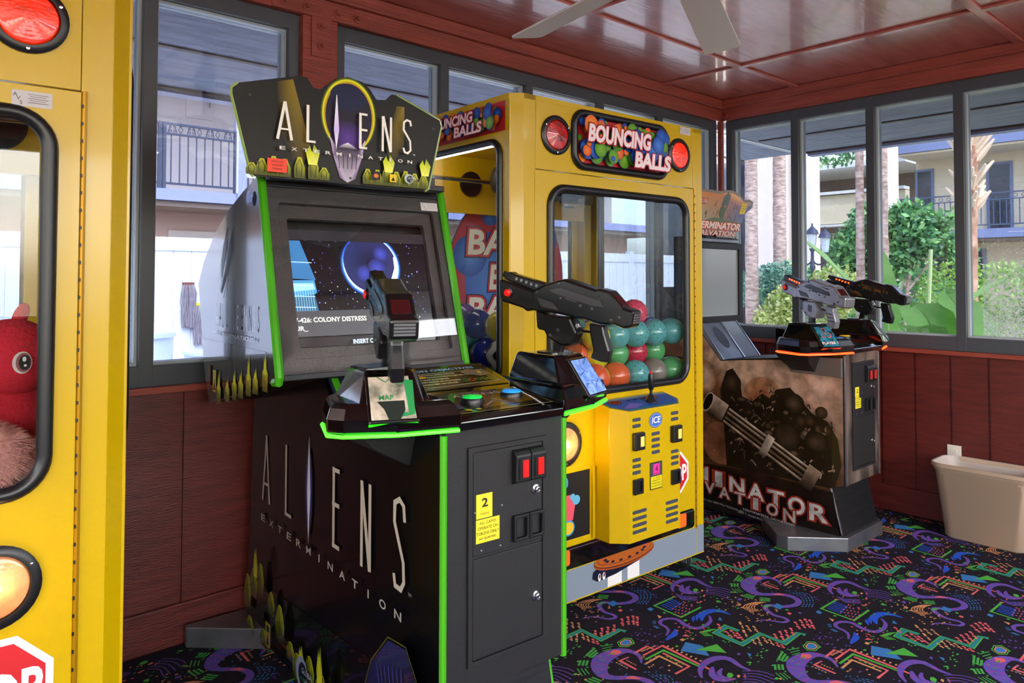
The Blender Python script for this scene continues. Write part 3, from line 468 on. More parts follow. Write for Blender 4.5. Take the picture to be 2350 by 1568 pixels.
# ================================================================== CRANE MACHINES
def holed(m, x0, x1, y0, y1, hx0, hx1, hy0, hy1, r, w0, w1, f, n=8, mi=0):
    inn = rrect(hx0, hx1, hy0, hy1, r, n); out = []
    for ci, (X, Y) in enumerate(((x1, y1), (x0, y1), (x0, y0), (x1, y0))):
        for i in range(n+1):
            p = inn[ci*(n+1)+i]; t = i/n
            if ci in (0, 2): out.append((X if t <= .5 else p[0], Y if t >= .5 else p[1]))
            else: out.append((X if t >= .5 else p[0], Y if t <= .5 else p[1]))
    N = len(inn); vs = [f(u, v, w0) for u, v in inn]+[f(u, v, w0) for u, v in out]+[f(u, v, w1) for u, v in inn]+[f(u, v, w1) for u, v in out]; fs = []
    for i in range(N):
        j = (i+1) % N
        fs += [(i, j, N+j, N+i), (2*N+i, 3*N+i, 3*N+j, 2*N+j), (i, 2*N+i, 2*N+j, j), (N+i, N+j, 3*N+j, 3*N+i)]
    m.add(vs, fs, mi)
def gasket(p, f, hx0, hx1, hy0, hy1, r, w, rad=.015, name='window_gasket'):
    m = MB(); P = rrect(hx0, hx1, hy0, hy1, r, 8); m.tube([f(u, v, w) for u, v in P], rad, 8, closed=True); return m.build(name, 'gasket', p, smooth=True, angle=80)
def lamp_round(p, name, x, z, rad, lens, y=0):
    m = MB(); f = lambda a, b, h: Vector((x+a, y-h, z+b))
    m.lathe([(rad*1.0, -.001), (rad, .006), (rad*.9, .012), (rad*.78, .012), (rad*.74, .002)], f, 32, cap=False); o = m.build(name, 'gasket', p, smooth=True)
    m = MB(); m.lathe([(rad*.76, .001)]+[(rad*(.72-.06*k), .010+.0011*k+(.0012 if k % 2 else 0)) for k in range(11)]+[(0.001, .022)], f, 40, cap=False); m.build('lens', lens, o, smooth=True)
    m = MB()
    for a in (30, 150, 270): m.lathe([(.004, .011), (.004, .0135), (.001, .014)], lambda u, v, h: f(u+rad*.88*math.cos(R(a)), v+rad*.88*math.sin(R(a)), h), 8)
    m.build('screw', 'chrome', o); return o
W_, H_, D_ = 1.098, 2.055, .80
def sticker_avs(p, x, z, w=.075, h=.034, y=-.0006):
    A = Art((x, y, z), (1, 0, 0), (0, 0, 1), (0, -1, 0)); A.rect(-w/2, -h/2, w/2, h/2, '#c9c6c8')
    for i, (c, dx, dz) in enumerate((('A', -.031, .008), ('V', -.025, .0), ('S', -.02, -.009))): A.text(c, dx, dz, .0085, '#15151c')
    for i in range(5): A.rect(-.008+.004*(i % 2), .0095-i*.0045, .03-.004*(i % 2), .0105-i*.0045, '#77757c')
    return A.build('service_sticker', 'artflat', p)
BALLC = ('#2d74d6', '#f2a01e', '#7cb828', '#2d74d6', '#f08a28', '#4a8fe4', '#8cc83a')
def ballart(A, x0, x1, y0, y1, n, seed, rmax=.035):
    r = random.Random(seed); A.rect(x0, y0, x1, y1, '#b8242c')
    for i in range(n):
        rad = r.uniform(.25, 1)*rmax; x = r.uniform(x0+rad, x1-rad); y = r.uniform(y0+rad, y1-rad); c = r.choice(BALLC)
        d = {'#2d74d6': '#1a3c9c', '#4a8fe4': '#2448a8', '#f2a01e': '#e8641c', '#f08a28': '#d8501c', '#7cb828': '#4c8c1c', '#8cc83a': '#5a9c20'}[c]
        A.ell(x, y, rad*1.04, rad*1.04, '#20306a'); A.grad((x, y), rad, c, d, 18)
def crane(loc, rz, kind):
    p = empty('crane_machine', loc, rz); main = kind == 'balls'; t = .02
    Z0 = .08; X0, X1 = -.045, W_+.045
    m = MB(); xs = [(0, 0), (W_, 0), (X1, .035), (X1, D_-.04), (W_, D_), (0, D_), (X0, D_-.04), (X0, .035)]
    fX = lambda s_: (lambda u, v, w: Vector((w, u, v)))
    # sides with window openings
    holed(m, .03, D_-.03, .86, H_-.02, .085, D_-.09, .96, 1.875, .06, X0, X0+t, YZ); holed(m, .03, D_-.03, .86, H_-.02, .085, D_-.09, .96, 1.875, .06, X1-t, X1, YZ)
    holed(m, 0, W_, .86, H_-.02, .09, W_-.09, .96, 1.875, .06, D_-t, D_, XZ)
    m.box(X0, X0+t, .03, D_-.03, Z0, .86); m.box(X1-t, X1, .03, D_-.03, Z0, .86); m.box(0, W_, D_-t, D_, Z0, .86)
    for cx in ((X0, 0), (W_, X1)):          # corner posts, front and back
        a, b = cx
        for ya, yb, s_ in ((0, .035, 1), (D_, D_-.04, -1)):
            q = [(a, yb), (b, ya), (b, ya+.03*s_), (a, yb+.002*s_)] if a < .5 else [(a, ya), (b, yb), (b, yb+.002*s_), (a, ya+.03*s_)]
            m.prism(q, Z0, H_-.001, XY)
    for x in (0.002, W_-.052):
        m.box(x, x+.05, .02, .06, .86, H_-.02); m.box(x, x+.05, D_-.075, D_-.025, .86, H_-.02)
    m.box(0, .06, 0, .018, Z0, H_-.0005); m.box(1.034, W_, 0, .018, Z0, H_-.0005)
    m.prism(xs, H_-.02, H_, XY); m.prism(xs, Z0, Z0+.02, XY)
    m.box(.01, W_-.01, .02, D_-.025, .84, .86)
    m.build('cabinet', 'yellow', p, bevel=.0015, seg=1)
    # header panel + sign
    m = MB(); m.box(.0615, 1.0325, .0005, .018, 1.772, H_-.001); m.build('header_panel', 'yellow', p, bevel=.001)
    A = Art((0, -.001, 0), (1, 0, 0), (0, 0, 1), (0, -1, 0), eps=.0002)
    ballart(A, .272, .822, 1.812, 2.012, 120, 4, .042)
    if main:
        o_ = ((.020, '#101018'), (.010, '#d82838'))
        A.text('BOUNCING', .485, 1.938, .066, '#f4e8ec', width=.37, rot=0, slant=.12, off=.045, out=((.07, '#15151c'), (.04, '#e03444')))
        A.text('BALLS', .69, 1.857, .062, '#f4e8ec', width=.225, slant=.12, off=.045, out=((.07, '#15151c'), (.04, '#e03444')))
    A.build('header_sign', 'art', p)
    gasket(p, XZ, .262, .832, 1.803, 2.022, .055, -.004, .016, 'sign_gasket')
    lamp_round(p, 'marker_light', .165, 1.913, .078, 'redlens' if main else 'redlenson'); lamp_round(p, 'marker_light', .93, 1.915, .078, 'redlenson')
    sticker_avs(p, .978 if main else .94, 2.033 if main else 1.737, y=-.0006 if main else -.0048)
    # door with big window
    m = MB(); holed(m, .055, 1.034, .205, 1.768, .135, .97, .895, 1.7, .07, -.004, .012, XZ)
    m.box(.0555, .08, .0125, .016, .21, 1.76)
    d = m.build('door', 'yellow', p, bevel=.0012, seg=1)
    gasket(d, XZ, .130, .975, .89, 1.706, .075, -.006, .017)
    m = MB(); m.prism(rrect(.136, .969, .896, 1.699, .07), .002, .006, XZ); m.build('window_glass', 'craneglass', d)
    m = MB(); m.cyl((1.040, -.004, .2), (1.040, -.004, 1.77), .0055, seg=8); 
    h = m.build('hinge', mat('hingeg', '#b08000', .35, metal=.4).name if 'hingeg' not in MT else 'hingeg', p, smooth=True)
    m = MB()
    for k in range(40): m.box(1.0335, 1.0375, -.0095, -.0085, .21+k*.039, .218+k*.039)
    m.build('hinge_knuckles', 'black', h)
    # lower band, bumper
    m = MB(); m.box(.0005, W_-.0005, -.0035, .012, Z0+.004, .208); m.box(X0+.0005, X0-.001, .04, D_-.04, Z0+.004, .208); m.build('lower_band', 'greyband', p)
    m = MB(); m.box(-.001, 1.034, -.0045, -.003, .206, .2095); m.box(0, W_, -.0045, -.003, Z0, Z0+.004); m.box(1.036, 1.039, -.0045, -.003, Z0, .208); m.build('edge_trim', 'yellow', p)
    m = MB(); m.prism(rrect(.05, 1.022, .212, .298, .018), -.0085, -.0042, XZ); b = m.build('bumper', 'blackgloss', p)
    m = MB(); m.box(.05, 1.02, -.0092, -.0085, .287, .2895); m.build('bumper_line', 'steel', b)
    for a_, c_ in ((.1, .232), (.9, .962)):
        m = MB(); m.prism(rrect(a_, c_, .228, .288, .01), -.0096, -.0086, XZ); m.build('side_marker', 'orange', b)
    A = Art((0, -.0045, 0), (1, 0, 0), (0, 0, 1), (0, -1, 0), eps=.00015)
    if main:
        A.rect(.45, Z0+.005, .535, .135, '#e8e4de'); A.rect(.57, Z0+.005, .645, .16, '#e8e4de')
        A.poly([(.36, .14), (.365, .165), (.40, .18), (.6, .18), (.73, .205), (.71, .175), (.64, .15), (.5, .128), (.39, .122)], '#12142a')
        A.ell(.555, .188, .185, .040, '#a04818', 30); A.ell(.555, .195, .185, .040, '#3a1a10', 30); A.ell(.555, .197, .183, .038, '#b05a22', 30); A.ell(.555, .199, .165, .03, '#3a1a10', 30); A.ell(.555, .1995, .162, .0285, '#b05a22', 30)
        for k in range(8): A.ell(.555+.12*math.cos(PI+k*PI/7), .1985+.02*math.sin(PI+k*PI/7), .011, .0048, '#15182a', 12)
        A.rect(.3, .2095, .8, .245, '#0b0b0d') if False else None
        for dx in (.4, .425): A.ell(dx, .138, .0085, .0155, '#f4f0ea', 14); A.ell(dx+.001, .142, .0045, .009, '#7a2c14', 12); A.ell(dx+.001, .143, .002, .005, '#15101a', 8)
    A.build('pavement_decal', 'art', p)
    # headlights, stop sign
    for hx in ((.21,) if main else (.21, .888)):
        hl = lamp_round(p, 'headlight', hx, .70, .088, 'warmlens', -.004)
        ld = bpy.data.lights.new('headlight_bulb', 'POINT'); ld.energy = 1.1 if main else .5; ld.color = (1, .62, .3); ld.shadow_soft_size = .03; lo = bpy.data.objects.new('headlight_bulb', ld); C.objects.link(lo); lo.parent = p; lo.location = (hx, -.045, .70)
    A = Art((.892 if main else .885, -.0048, .475), (1, 0, 0), (0, 0, 1), (0, -1, 0), eps=.0002); oc = lambda r: [(r*math.cos(R(22.5+45*k)), r*math.sin(R(22.5+45*k))) for k in range(8)]
    s_ = .1 if main else .125
    A.poly(oc(s_), '#e4e0e0'); A.poly(oc(s_*.87), '#c41420'); A.text('STOP', 0, 0, s_*.7, '#eee8e8', width=s_*1.5, off=.03); A.build('stop_sign_decal', 'artflat', p)
    # prize chute
    m = MB(); holed(m, .055, .37, .30, .61, .075, .345, .325, .585, .004, -.0075, -.0045, XZ); m.box(.35, .362, -.02, -.004, .31, .60)
    c = m.build('prize_chute', 'yellow', p, bevel=.001)
    m = MB(); m.box(.076, .344, -.0072, -.0062, .326, .584); m.build('chute_flap', 'black', c)
    if main:
        A = Art((0, -.0074, 0), (1, 0, 0), (0, 0, 1), (0, -1, 0), eps=.0002); rs = random.Random(2)
        A.poly([(.19, .39), (.25, .40), (.262, .46), (.235, .50), (.19, .5), (.172, .44)], '#d84a5c')
        for (x, y, rad, cc) in ((.268, .475, .021, '#58a8c8'), (.248, .49, .014, '#58a8c8'), (.225, .372, .034, '#3c8cc0'), (.226, .372, .027, '#e0b020'), (.19, .55, .034, '#3c8cc0'), (.19, .55, .024, '#88b030'), (.12, .45, .03, '#e0b020'), (.13, .37, .026, '#3c8cc0')): A.ell(x, y, rad, rad*.9, cc, 16)
        A.stroke([(.185, .41), (.205, .43), (.19, .45), (.21, .47)], .008, '#40a030'); A.build('chute_decal', 'artflat', c)
    # control box
    if True:
        a, b, y1 = .375, .80, -.14
        m = MB(); q = [(a, -.004), (a, y1+.055), (a+.06, y1), (b-.05, y1), (b, y1+.045), (b, -.004)]
        m.loft([[Vector((x, y, .30+(0 if y < -.05 else .0))) for x, y in q], [Vector((x, y, .82+(.035*(y-y1)/-y1))) for x, y in q]])
        cb = m.build('control_box', 'yellow', p, bevel=.002)
        A = Art((0, y1, .8205), (1, 0, 0), (0, -y1, .035), (0, -.24, .97), eps=.0002)
        k = math.hypot(y1, .035)
        A.poly([(a+.008, .125*k/.14), (a+.008, .058), (a+.064, .006), (b-.054, .006), (b-.008, .05), (b-.008, .125*k/.14)], '#2a50a0')
        A.stroke([(a+.016, .12), (a+.016, .062), (a+.068, .014), (b-.058, .014), (b-.016, .054), (b-.016, .12), (a+.016, .12)], .004, '#3c9c5c')
        A.poly([(a+.06, .03), (a+.14, .075), (a+.2, .05), (a+.13, .02)], '#6a60b8')
        for x in (a+.07, b-.13): A.ell(x, .093, .036, .02, '#12100f'); A.ell(x, .093, .031, .0165, '#e04a28'); A.ell(x, .093, .026, .013, '#2a0c10'); A.text('0.0', x, .093, .013, '#ff3a20')
        for x in (a+.15, a+.19, a+.23): A.ell(x, .09, .011, .006, '#16182a')
        A.build('control_overlay', 'art', cb)
        m = MB(); jx, jy = a+.255, -.085; g = lambda x, y, h: Vector((jx+x, jy+y, .832+h))
        m.lathe([(.03, 0), (.028, .006), (.018, .014), (.011, .03), (.0065, .034), (.0065, .05), (.011, .055), (.0125, .105), (.010, .118), (.004, .12)], g, 16); j = m.build('joystick', 'gasket', cb, smooth=True)
        m = MB(); m.lathe([(.005, .118), (.005, .128), (.002, .129)], g, 10); m.build('fire_button', 'redbtn', cb)
        m = MB(); V = lambda x0, x1, z: m.prism(rrect(x0, x1, z-.007, z+.007, .0065, 4), y1-.001, y1+.002, XZ)
        cx = (a+.06+b-.05)/2
        for z in (.785, .76): V(a+.075, a+.125, z); V(b-.11, b-.06, z)
        for z in (.735-.02, .69, .665, .64): V(cx-.026, cx+.026, z)
        for z in (.625, .60, .575): V(a+.075, a+.125, z); V(b-.11, b-.06, z)
        for z in (.418, .392, .366, .340): V(a+.075, a+.16, z); V(b-.145, b-.065, z)
        m.build('vent_slots', mat('ventgrey', '#3a3f4c', .5).name if 'ventgrey' not in MT else 'ventgrey', cb)
        for x in (a+.103, b-.085):
            m = MB(); m.box(x-.03, x+.03, y1-.02, y1-.0005, .665, .735); s1 = m.build('coin_slot', 'black', cb, bevel=.004)
            m = MB(); m.box(x-.002, x+.02, y1-.023, y1-.0205, .68, .72); m.build('reject_button', 'amber', cb, bevel=.002)
            m = MB(); holed(m, x-.027, x+.027, .49, .55, x-.018, x+.018, .5, .54, .003, y1-.012, y1-.0005, XZ, n=2); m.box(x-.02, x+.02, y1-.003, y1-.001, .498, .542); m.build('coin_return', 'black', cb, bevel=.001)
        A = Art((cx, y1-.0008, 0), (1, 0, 0), (0, 0, 1), (0, -1, 0), eps=.0002)
        A.ell(0, .77, .042, .031, '#1c3478', 26); A.ell(0, .77, .039, .028, '#b8ccf0', 26); A.ell(0, .77, .037, .026, '#3c6cc4', 26)
        A.text('ICE', 0, .772, .026, '#e8ecf4', width=.05, slant=.2, off=.03, out=((.05, '#1c3478'),))
        A.rect(-.038, .49, .038, .60, '#1a1a1c'); A.rect(-.035, .493, .035, .597, '#4a4a50'); A.rect(-.018, .548, .022, .592, '#f03a9a'); A.text('4', .002, .573, .026, '#2a0818'); A.text('TOKENS', .002, .553, .0055, '#2a0818')
        A.rect(-.035, .494, .035, .543, '#e4d21c')
        for i, t_ in enumerate(('ALL GAMES', 'OPERATE ON', 'TOKENS ONLY', 'NO QUARTERS')): A.text(t_, 0, .536-.0105*i, .0062, '#2a2808')
        A.build('front_labels', 'art', cb)
    # side windows
    for sx, gx in ((X0-.002, X0+.008), (X1+.002, X1-.008)):
        g = gasket(p, YZ, .083, D_-.088, .955, 1.88, .062, sx, .014)
        m = MB(); m.prism(rrect(.087, D_-.092, .962, 1.873, .06), gx-.002, gx+.002, YZ); m.build('window_glass', 'craneglass', g)
    g = gasket(p, XZ, .088, W_-.088, .955, 1.88, .062, D_+.002, .012); m = MB(); m.prism(rrect(.092, W_-.092, .962, 1.873, .06), D_-.01, D_-.006, XZ); m.build('window_glass', 'craneglass', g)
    if main:
        A = Art((X0-.0006, 0, 0), (0, -1, 0), (0, 0, 1), (-1, 0, 0), eps=.0002); ballart(A, -.67, -.055, 1.915, 2.03, 110, 9, .026)
        A.text('BOUNCING', -.36, 1.988, .04, '#f4e6ea', width=.3, slant=.1, off=.03, out=((.07, '#15151c'), (.04, '#e03444')))
        A.text('BALLS', -.24, 1.94, .04, '#f4e6ea', width=.18, slant=.1, off=.03, out=((.07, '#15151c'), (.04, '#e03444'))); A.build('side_sign', 'art', p)
    # interior gantry
    m = MB(); 
    for y in (.16, .62): m.cyl((.0, y, 1.80), (W_, y, 1.80), .010, seg=12)
    m.cyl((.40, .1, 1.77), (.40, .7, 1.77), .010, seg=12); m.cyl((.52, .1, 1.77), (.52, .7, 1.77), .010, seg=12)
    gn = m.build('gantry', 'chrome', p, smooth=True)
    m = MB(); m.box(.30, .62, .30, .52, 1.72, 1.86); mo = m.build('motor_carriage', 'blackmat', gn, bevel=.006)
    m = MB(); 
    for k in range(6): m.prism(rrect(.33+.0*k, .40, 1.745+k*.012, 1.751+k*.012, .003, 2), .2985, .2995, XZ)
    for k in range(6): m.box(.2985, .2995, .34, .44, 1.745+k*.012, 1.751+k*.012)
    m.build('motor_vents', 'black', gn)
    m = MB(); m.lathe([(.055, 0), (.06, .01), (.06, .05), (.04, .06)], lambda x, y, h: Vector((.28-h, .45+x, 1.79+y)), 24); m.build('motor_wheel', 'black', gn, smooth=True)
    m = MB(); m.box(.64, .74, .36, .46, 1.70, 1.80)
    m.cyl((.46, .41, 1.72), (.46, .41, 1.55), .009, seg=10); m.lathe([(.01, 0), (.04, .0), (.045, -.05), (.03, -.06), (.03, -.12), (.005, -.125)], lambda x, y, h: Vector((.46+x, .41+y, 1.55+h)), 20)
    for a in (0, 120, 240):
        c_, s2 = math.cos(R(a+20)), math.sin(R(a+20)); m.tube([Vector((.46+c_*q[0], .41+s2*q[0], q[1])) for q in ((.03, 1.44), (.085, 1.42), (.10, 1.37), (.075, 1.31), (.05, 1.285))], .005, 6)
    m.build('claw', 'chrome', gn, smooth=True)
    m = MB(); m.tube([Vector((.46+.016*math.cos(k*.9), .41+.016*math.sin(k*.9), 1.72-k*.0033)) for k in range(50)], .003, 5); m.build('coil_cord', 'black', gn, smooth=True)
    m = MB(); m.cyl((X0+.045, .08, 1.885), (X0+.045, .72, 1.885), .012, seg=12); m.build('light_tube', mat('tube', '#ffffff', .3, emit='#e8f0ff', es=9).name if 'tube' not in MT else 'tube', p, smooth=True)
    m = MB(); m.box(X0+.022, X0+.072, .07, .73, 1.902, 1.925); m.box(.02, W_-.02, .1, D_-.05, 1.93, 1.94); m.build('light_housing', 'yellowin', p)
    m = MB(); m.box(.02, W_-.02, D_-.07, D_-.03, 1.66, 1.93); rh = m.build('rear_header', 'yellowin', p)
    m = MB(); m.cyl((.93, D_-.07, 1.80), (.93, D_-.085, 1.80), .075, seg=28); m.cyl((.28, D_-.07, 1.80), (.28, D_-.085, 1.80), .06, seg=28); m.build('speaker', 'black', rh)
    # chute walls inside (clear)
    m = MB(); m.box(.335, .338, .03, .33, .861, 1.14); m.box(.06, .335, .33, .333, .861, 1.14); m.build('chute_guard', 'acrylic', p)
    if main:
        A = Art((.55, D_-.03, 1.36), (1, 0, 0), (0, 0, 1), (0, -1, 0), eps=.0003); A.ell(0, 0, .375, .425, '#2a2a4a', 44); A.ell(0, 0, .37, .42, '#b02c38', 44)
        for (x, y, r_, c1, c2) in ((.0, -.02, .27, '#6aa0e8', '#3a60c0'), (-.24, .1, .1, '#5a90e0', '#2c50a8'), (.24, .2, .09, '#5a90e0', '#2c50a8'), (-.12, .3, .05, '#5a90e0', '#2c50a8'), (.1, -.33, .07, '#f0a030', '#d86a20'), (-.17, -.26, .055, '#5a90e0', '#2c50a8'), (.28, -.12, .08, '#f0a030', '#d86a20'), (.02, .34, .05, '#f0a030', '#d86a20')): A.grad((x, y), r_, c1, c2, 30)
        for t_, x, y, w2 in (('BALLS', -.0, .17, .5), ('BALLS', .06, .0, .36), ('BALLS', .0, -.16, .5)):
            A.text(t_, x, y, .12, '#e8e4d4', width=w2, slant=.1, off=.03, out=((.09, '#2a2430'), (.06, '#c83440')))
        A.build('backdrop_sign', 'art', p)
        m = MB(); m.prism(circ(44, .376, .55, 1.36, .426), D_-.0295, D_-.0255, XZ); m.build('backdrop_board', 'paper', p)
    for i, (x, y) in enumerate(((.07, .06), (W_-.055, .05), (.07, D_-.1), (W_-.07, D_-.1))):
        m = MB(); m.box(x-.03, x+.03, y-.03, y+.03, .074, .0795); m.box(x-.02, x-.015, y-.01, y+.045, .03, .074); m.box(x+.015, x+.02, y-.01, y+.045, .03, .074)
        m.cyl((x-.022, y+.02, .037), (x+.022, y+.02, .037), .006, seg=8); c = m.build('caster', 'steel', p)
        m = MB(); m.cyl((x-.012, y+.02, .037), (x+.012, y+.02, .037), .036, seg=24); m.build('wheel', 'rubber', c, bevel=.004)
    return p
cr1 = crane((-2.677, -.845, 0), -2.65, 'balls')
tag(cr1, 'yellow bouncing ball crane machine in the middle of the window wall', 'crane machine')
cr2 = crane((-5.22, -.952, 0), -3, 'plush')
tag(cr2, 'yellow crane machine full of plush toys, cropped at the left edge', 'crane machine')
bpy.context.view_layer.update()
# ---- balls
def cworld(pr_, v): return pr_.matrix_world @ Vector(v)
BC = {'teal': '#5fb0b4', 'pink': '#e8506c', 'yellow': '#e6d82c', 'red': '#c82c48', 'blue': '#2c3c9c', 'purple': '#7858a8', 'green': '#58b070', 'orange': '#ec6a3c', 'grey': '#8a8078', 'lilac': '#a890b8'}
for k_, c_ in BC.items(): mat('ball_'+k_, c_, .18, coat=.4)
def dots(bl, n=70, r=.0625, col='#801030'):
    m = MB(); g = PI*(3-math.sqrt(5))
    for i in range(n):
        z = 1-2*(i+.5)/n; q = math.sqrt(1-z*z); d = Vector((q*math.cos(g*i), q*math.sin(g*i), z)); t = d.orthogonal().normalized(); b = d.cross(t)
        ring = [d*(r-.0008)+(t*math.cos(a)+b*math.sin(a))*.0032 for a in (0, 1.26, 2.51, 3.77, 5.03)]; m.add(ring+[d*(r+.0035)], [(k, (k+1) % 5, 5) for k in range(5)])
    return m
for k_, c_ in (('nubred', '#981830'), ('nubteal', '#2c6c78'), ('nubyel', '#b0a018')): mat(k_, c_, .4)
BR = .062
def ball(i, col, kind, pos, label):
    if kind == 'soccer':
        ico = []; ph = (1+5**.5)/2
        for a in (-1, 1):
            for b in (-1, 1): ico += [Vector((0, a, b*ph)).normalized(), Vector((a, b*ph, 0)).normalized(), Vector((b*ph, 0, a)).normalized()]
        cf = lambda d: lin('#15151a') if max(d.dot(q) for q in ico) > .945 else lin('#eceae6')
        m = MB().ball((0, 0, 0), BR, 48, 32, colf=cf); o = m.build('ball', 'art', None, smooth=True); 
    elif kind == 'swirl':
        m = MB().ball((0, 0, 0), BR, 28, 20, colf=lambda d: lin('#8cc83c') if d.x+.3*d.z > .62 else lin('#f0c040') if d.x+.3*d.z > .45 else lin('#ee6038')); o = m.build('ball', 'art', None, smooth=True)
    else:
        m = MB().ball((0, 0, 0), BR, 28, 18); o = m.build('ball', 'ball_'+col, None, smooth=True)
        if kind == 'nub': dots(o).build('nubs', {'pink': 'nubred', 'red': 'nubred', 'teal': 'nubteal', 'yellow': 'nubyel'}.get(col, 'nubteal'), o)
    o.location = pos; o.rotation_euler = (i*.7, i*1.3, i*.4); tag(o, label, 'ball', 'bouncing balls inside the crane machine'); return o
rb = random.Random(12); pitch_ = .1265; n_ = 0
layn = ('bottom', 'second', 'third', 'top')
spec = {}
rown = ('front', 'second', 'third', 'fourth', 'back')
cnt = ['leftmost', 'second from left', 'third from left', 'fourth from left', 'fifth from left', 'sixth from left', 'seventh from left', 'rightmost']
forced = {(0, 0, 0): ('white', 'soccer'), (0, 0, 3): ('orange', 'swirl'), (0, 0, 4): ('orange', 'plain'), (0, 0, 5): ('teal', 'nub'), (0, 0, 6): ('grey', 'plain'), (1, 0, 3): ('yellow', 'nub'), (1, 0, 4): ('green', 'plain'), (1, 0, 5): ('red', 'nub'), (0, 1, 6): ('red', 'nub'), (2, 0, 0): ('yellow', 'nub'),
          (2, 0, 3): ('yellow', 'nub'), (2, 0, 5): ('teal', 'nub'), (2, 0, 6): ('teal', 'nub'), (2, 1, 4): ('yellow', 'plain'), (3, 0, 5): ('pink', 'nub'), (1, 0, 0): ('blue', 'plain'), (1, 1, 0): ('blue', 'plain'), (2, 1, 0): ('purple', 'nub'), (2, 2, 0): ('green', 'plain'), (2, 3, 0): ('teal', 'nub')}
for L_ in range(4):
    nx, ny = (8, 5) if L_ % 2 == 0 else (7, 4)
    for j in range(ny):
        for i in range(nx):
            x = .105+pitch_*(i+(.5 if L_ % 2 else 0)); y = .095+pitch_*(j+(.5 if L_ % 2 else 0)); z = .8625+BR+L_*.0895
            if x < .40 and y < .40: continue
            if L_ == 2 and not (i >= 3 or j >= 4): continue
            if L_ == 2 and (i, j) in ((5, 3), (3, 4), (6, 4)): continue
            if L_ == 3 and not (i == 5 and j == 0): continue
            col, kd = forced.get((L_, j, i), (rb.choice(['teal', 'yellow', 'pink', 'blue', 'purple', 'green', 'orange', 'teal', 'grey', 'lilac']), rb.choice(['nub', 'plain', 'plain'])))
            nm = {'soccer': 'black and white football', 'swirl': 'orange and green swirled ball', 'nub': 'spiky %s ball' % col, 'plain': 'smooth %s ball' % col}[kd]
            ball(n_, col, kd, cworld(cr1, (x, y, z)), '%s in crane machine, %s layer, %s row, %s' % (nm, layn[L_], rown[j], cnt[i])); n_ += 1
# balls standing left of the prize chute guard against the left window
for k, (x, y, z, col, kd) in enumerate(((.03, .17, 1.045, 'white', 'soccer'), (.02, .12, .925, 'blue', 'plain'), (.05, .25, .925, 'green', 'plain'), (.16, .165, .925, 'teal', 'nub'), (.05, .30, 1.045, 'blue', 'plain'), (.165, .23, 1.045, 'orange', 'plain'), (.065, .225, 1.155, 'yellow', 'nub'), (.04, .345, 1.16, 'blue', 'nub'), (.10, .42, 1.08, 'teal', 'nub'), (.06, .47, 1.18, 'purple', 'nub'))):
    ball(n_+k, col, kd, cworld(cr1, (x, y, z)), {'soccer': 'black and white football', 'plain': 'smooth %s ball' % col, 'nub': 'spiky %s ball' % col}[kd]+', behind left side window of crane machine, '+('beside the console', 'lowest at front', 'lowest at middle', 'lowest behind the football', 'under the spiky blue one', 'right of football', 'on top of football', 'second from top', 'near the back', 'topmost')[k])
# ---- plush toys in the left machine
def blob(m, c, r, sc=(1, 1, 1), rot=(0, 0, 0), fuzz=.0, mi=0, seg=24, rings=16):
    M = (Matrix.Rotation(R(rot[0]), 3, 'X') @ Matrix.Rotation(R(rot[1]), 3, 'Y') @ Matrix.Rotation(R(rot[2]), 3, 'Z')); k = len(m.v); m.ball(c, r, seg, rings, mi, sc, M=M)
    if fuzz:
        for i in range(k, len(m.v)):
            v = Vector(m.v[i]); d = (v-Vector(c)); m.v[i] = tuple(Vector(c)+d*(1+fuzz*math.sin(i*12.9898)*.5))
def fur(m, c, r, sc, n, ln, mi=0, seed=1):
    rn = random.Random(seed)
    for _ in range(n):
        z = rn.uniform(-1, 1); a = rn.uniform(0, 2*PI); q = math.sqrt(1-z*z); d = Vector((q*math.cos(a), q*math.sin(a), z)); p = Vector(c)+Vector((d.x*sc[0], d.y*sc[1], d.z*sc[2]))*r
        t = d.orthogonal().normalized()*.0018; e = p+d*ln+Vector((rn.uniform(-1, 1), rn.uniform(-1, 1), -1.2))*ln*.4; m.add([p-t, p+t, e], [(0, 1, 2)], mi)
def plush(name, x, y, z, lab): p = empty(name, cworld(cr2, (x, y, z)), -3); return tag(p, lab, 'plush toy', 'plush toys in the left crane machine')
p = plush('plush_horse', .845, .27, .955, 'red plush horse with big painted eye behind the left crane machine window')
m = MB(); blob(m, (.09, 0, .20), .10, (1, .85, .95)); blob(m, (-.03, -.03, .16), .075, (1.25, .85, .8), (0, 15, 0)); blob(m, (.06, .03, .06), .10, (1.1, .9, 1)); m.build('body', 'plushred', p, smooth=True)
m = MB(); blob(m, (.11, .02, .30), .028, (.6, .35, 1.2), (0, 20, 0)); blob(m, (.03, .06, .30), .026, (.6, .35, 1.2), (0, -10, 0)); m.build('ear', 'plushred', p, smooth=True)
A = Art((.105, -.0865, .195), (1, 0, 0), (0, 0, 1), (0, -1, 0), eps=.0006)
A.ell(-.0, 0, .02, .026, '#e8dcd8'); A.ell(.003, 0, .016, .023, '#9a5a60'); A.ell(.005, .0, .012, .018, '#15121a'); A.ell(.004, .008, .004, .006, '#f4f4f4'); A.ell(.006, -.007, .003, .003, '#f4f4f4'); A.stroke([(.0, .034), (.012, .04), (.022, .05)], .002, '#5a1018'); A.build('eye', 'artflat', p)
m = MB(); blob(m, (-.05, -.03, .11), .03, (1.4, .7, .6)); m.build('mane', 'plushyel', p, smooth=True)
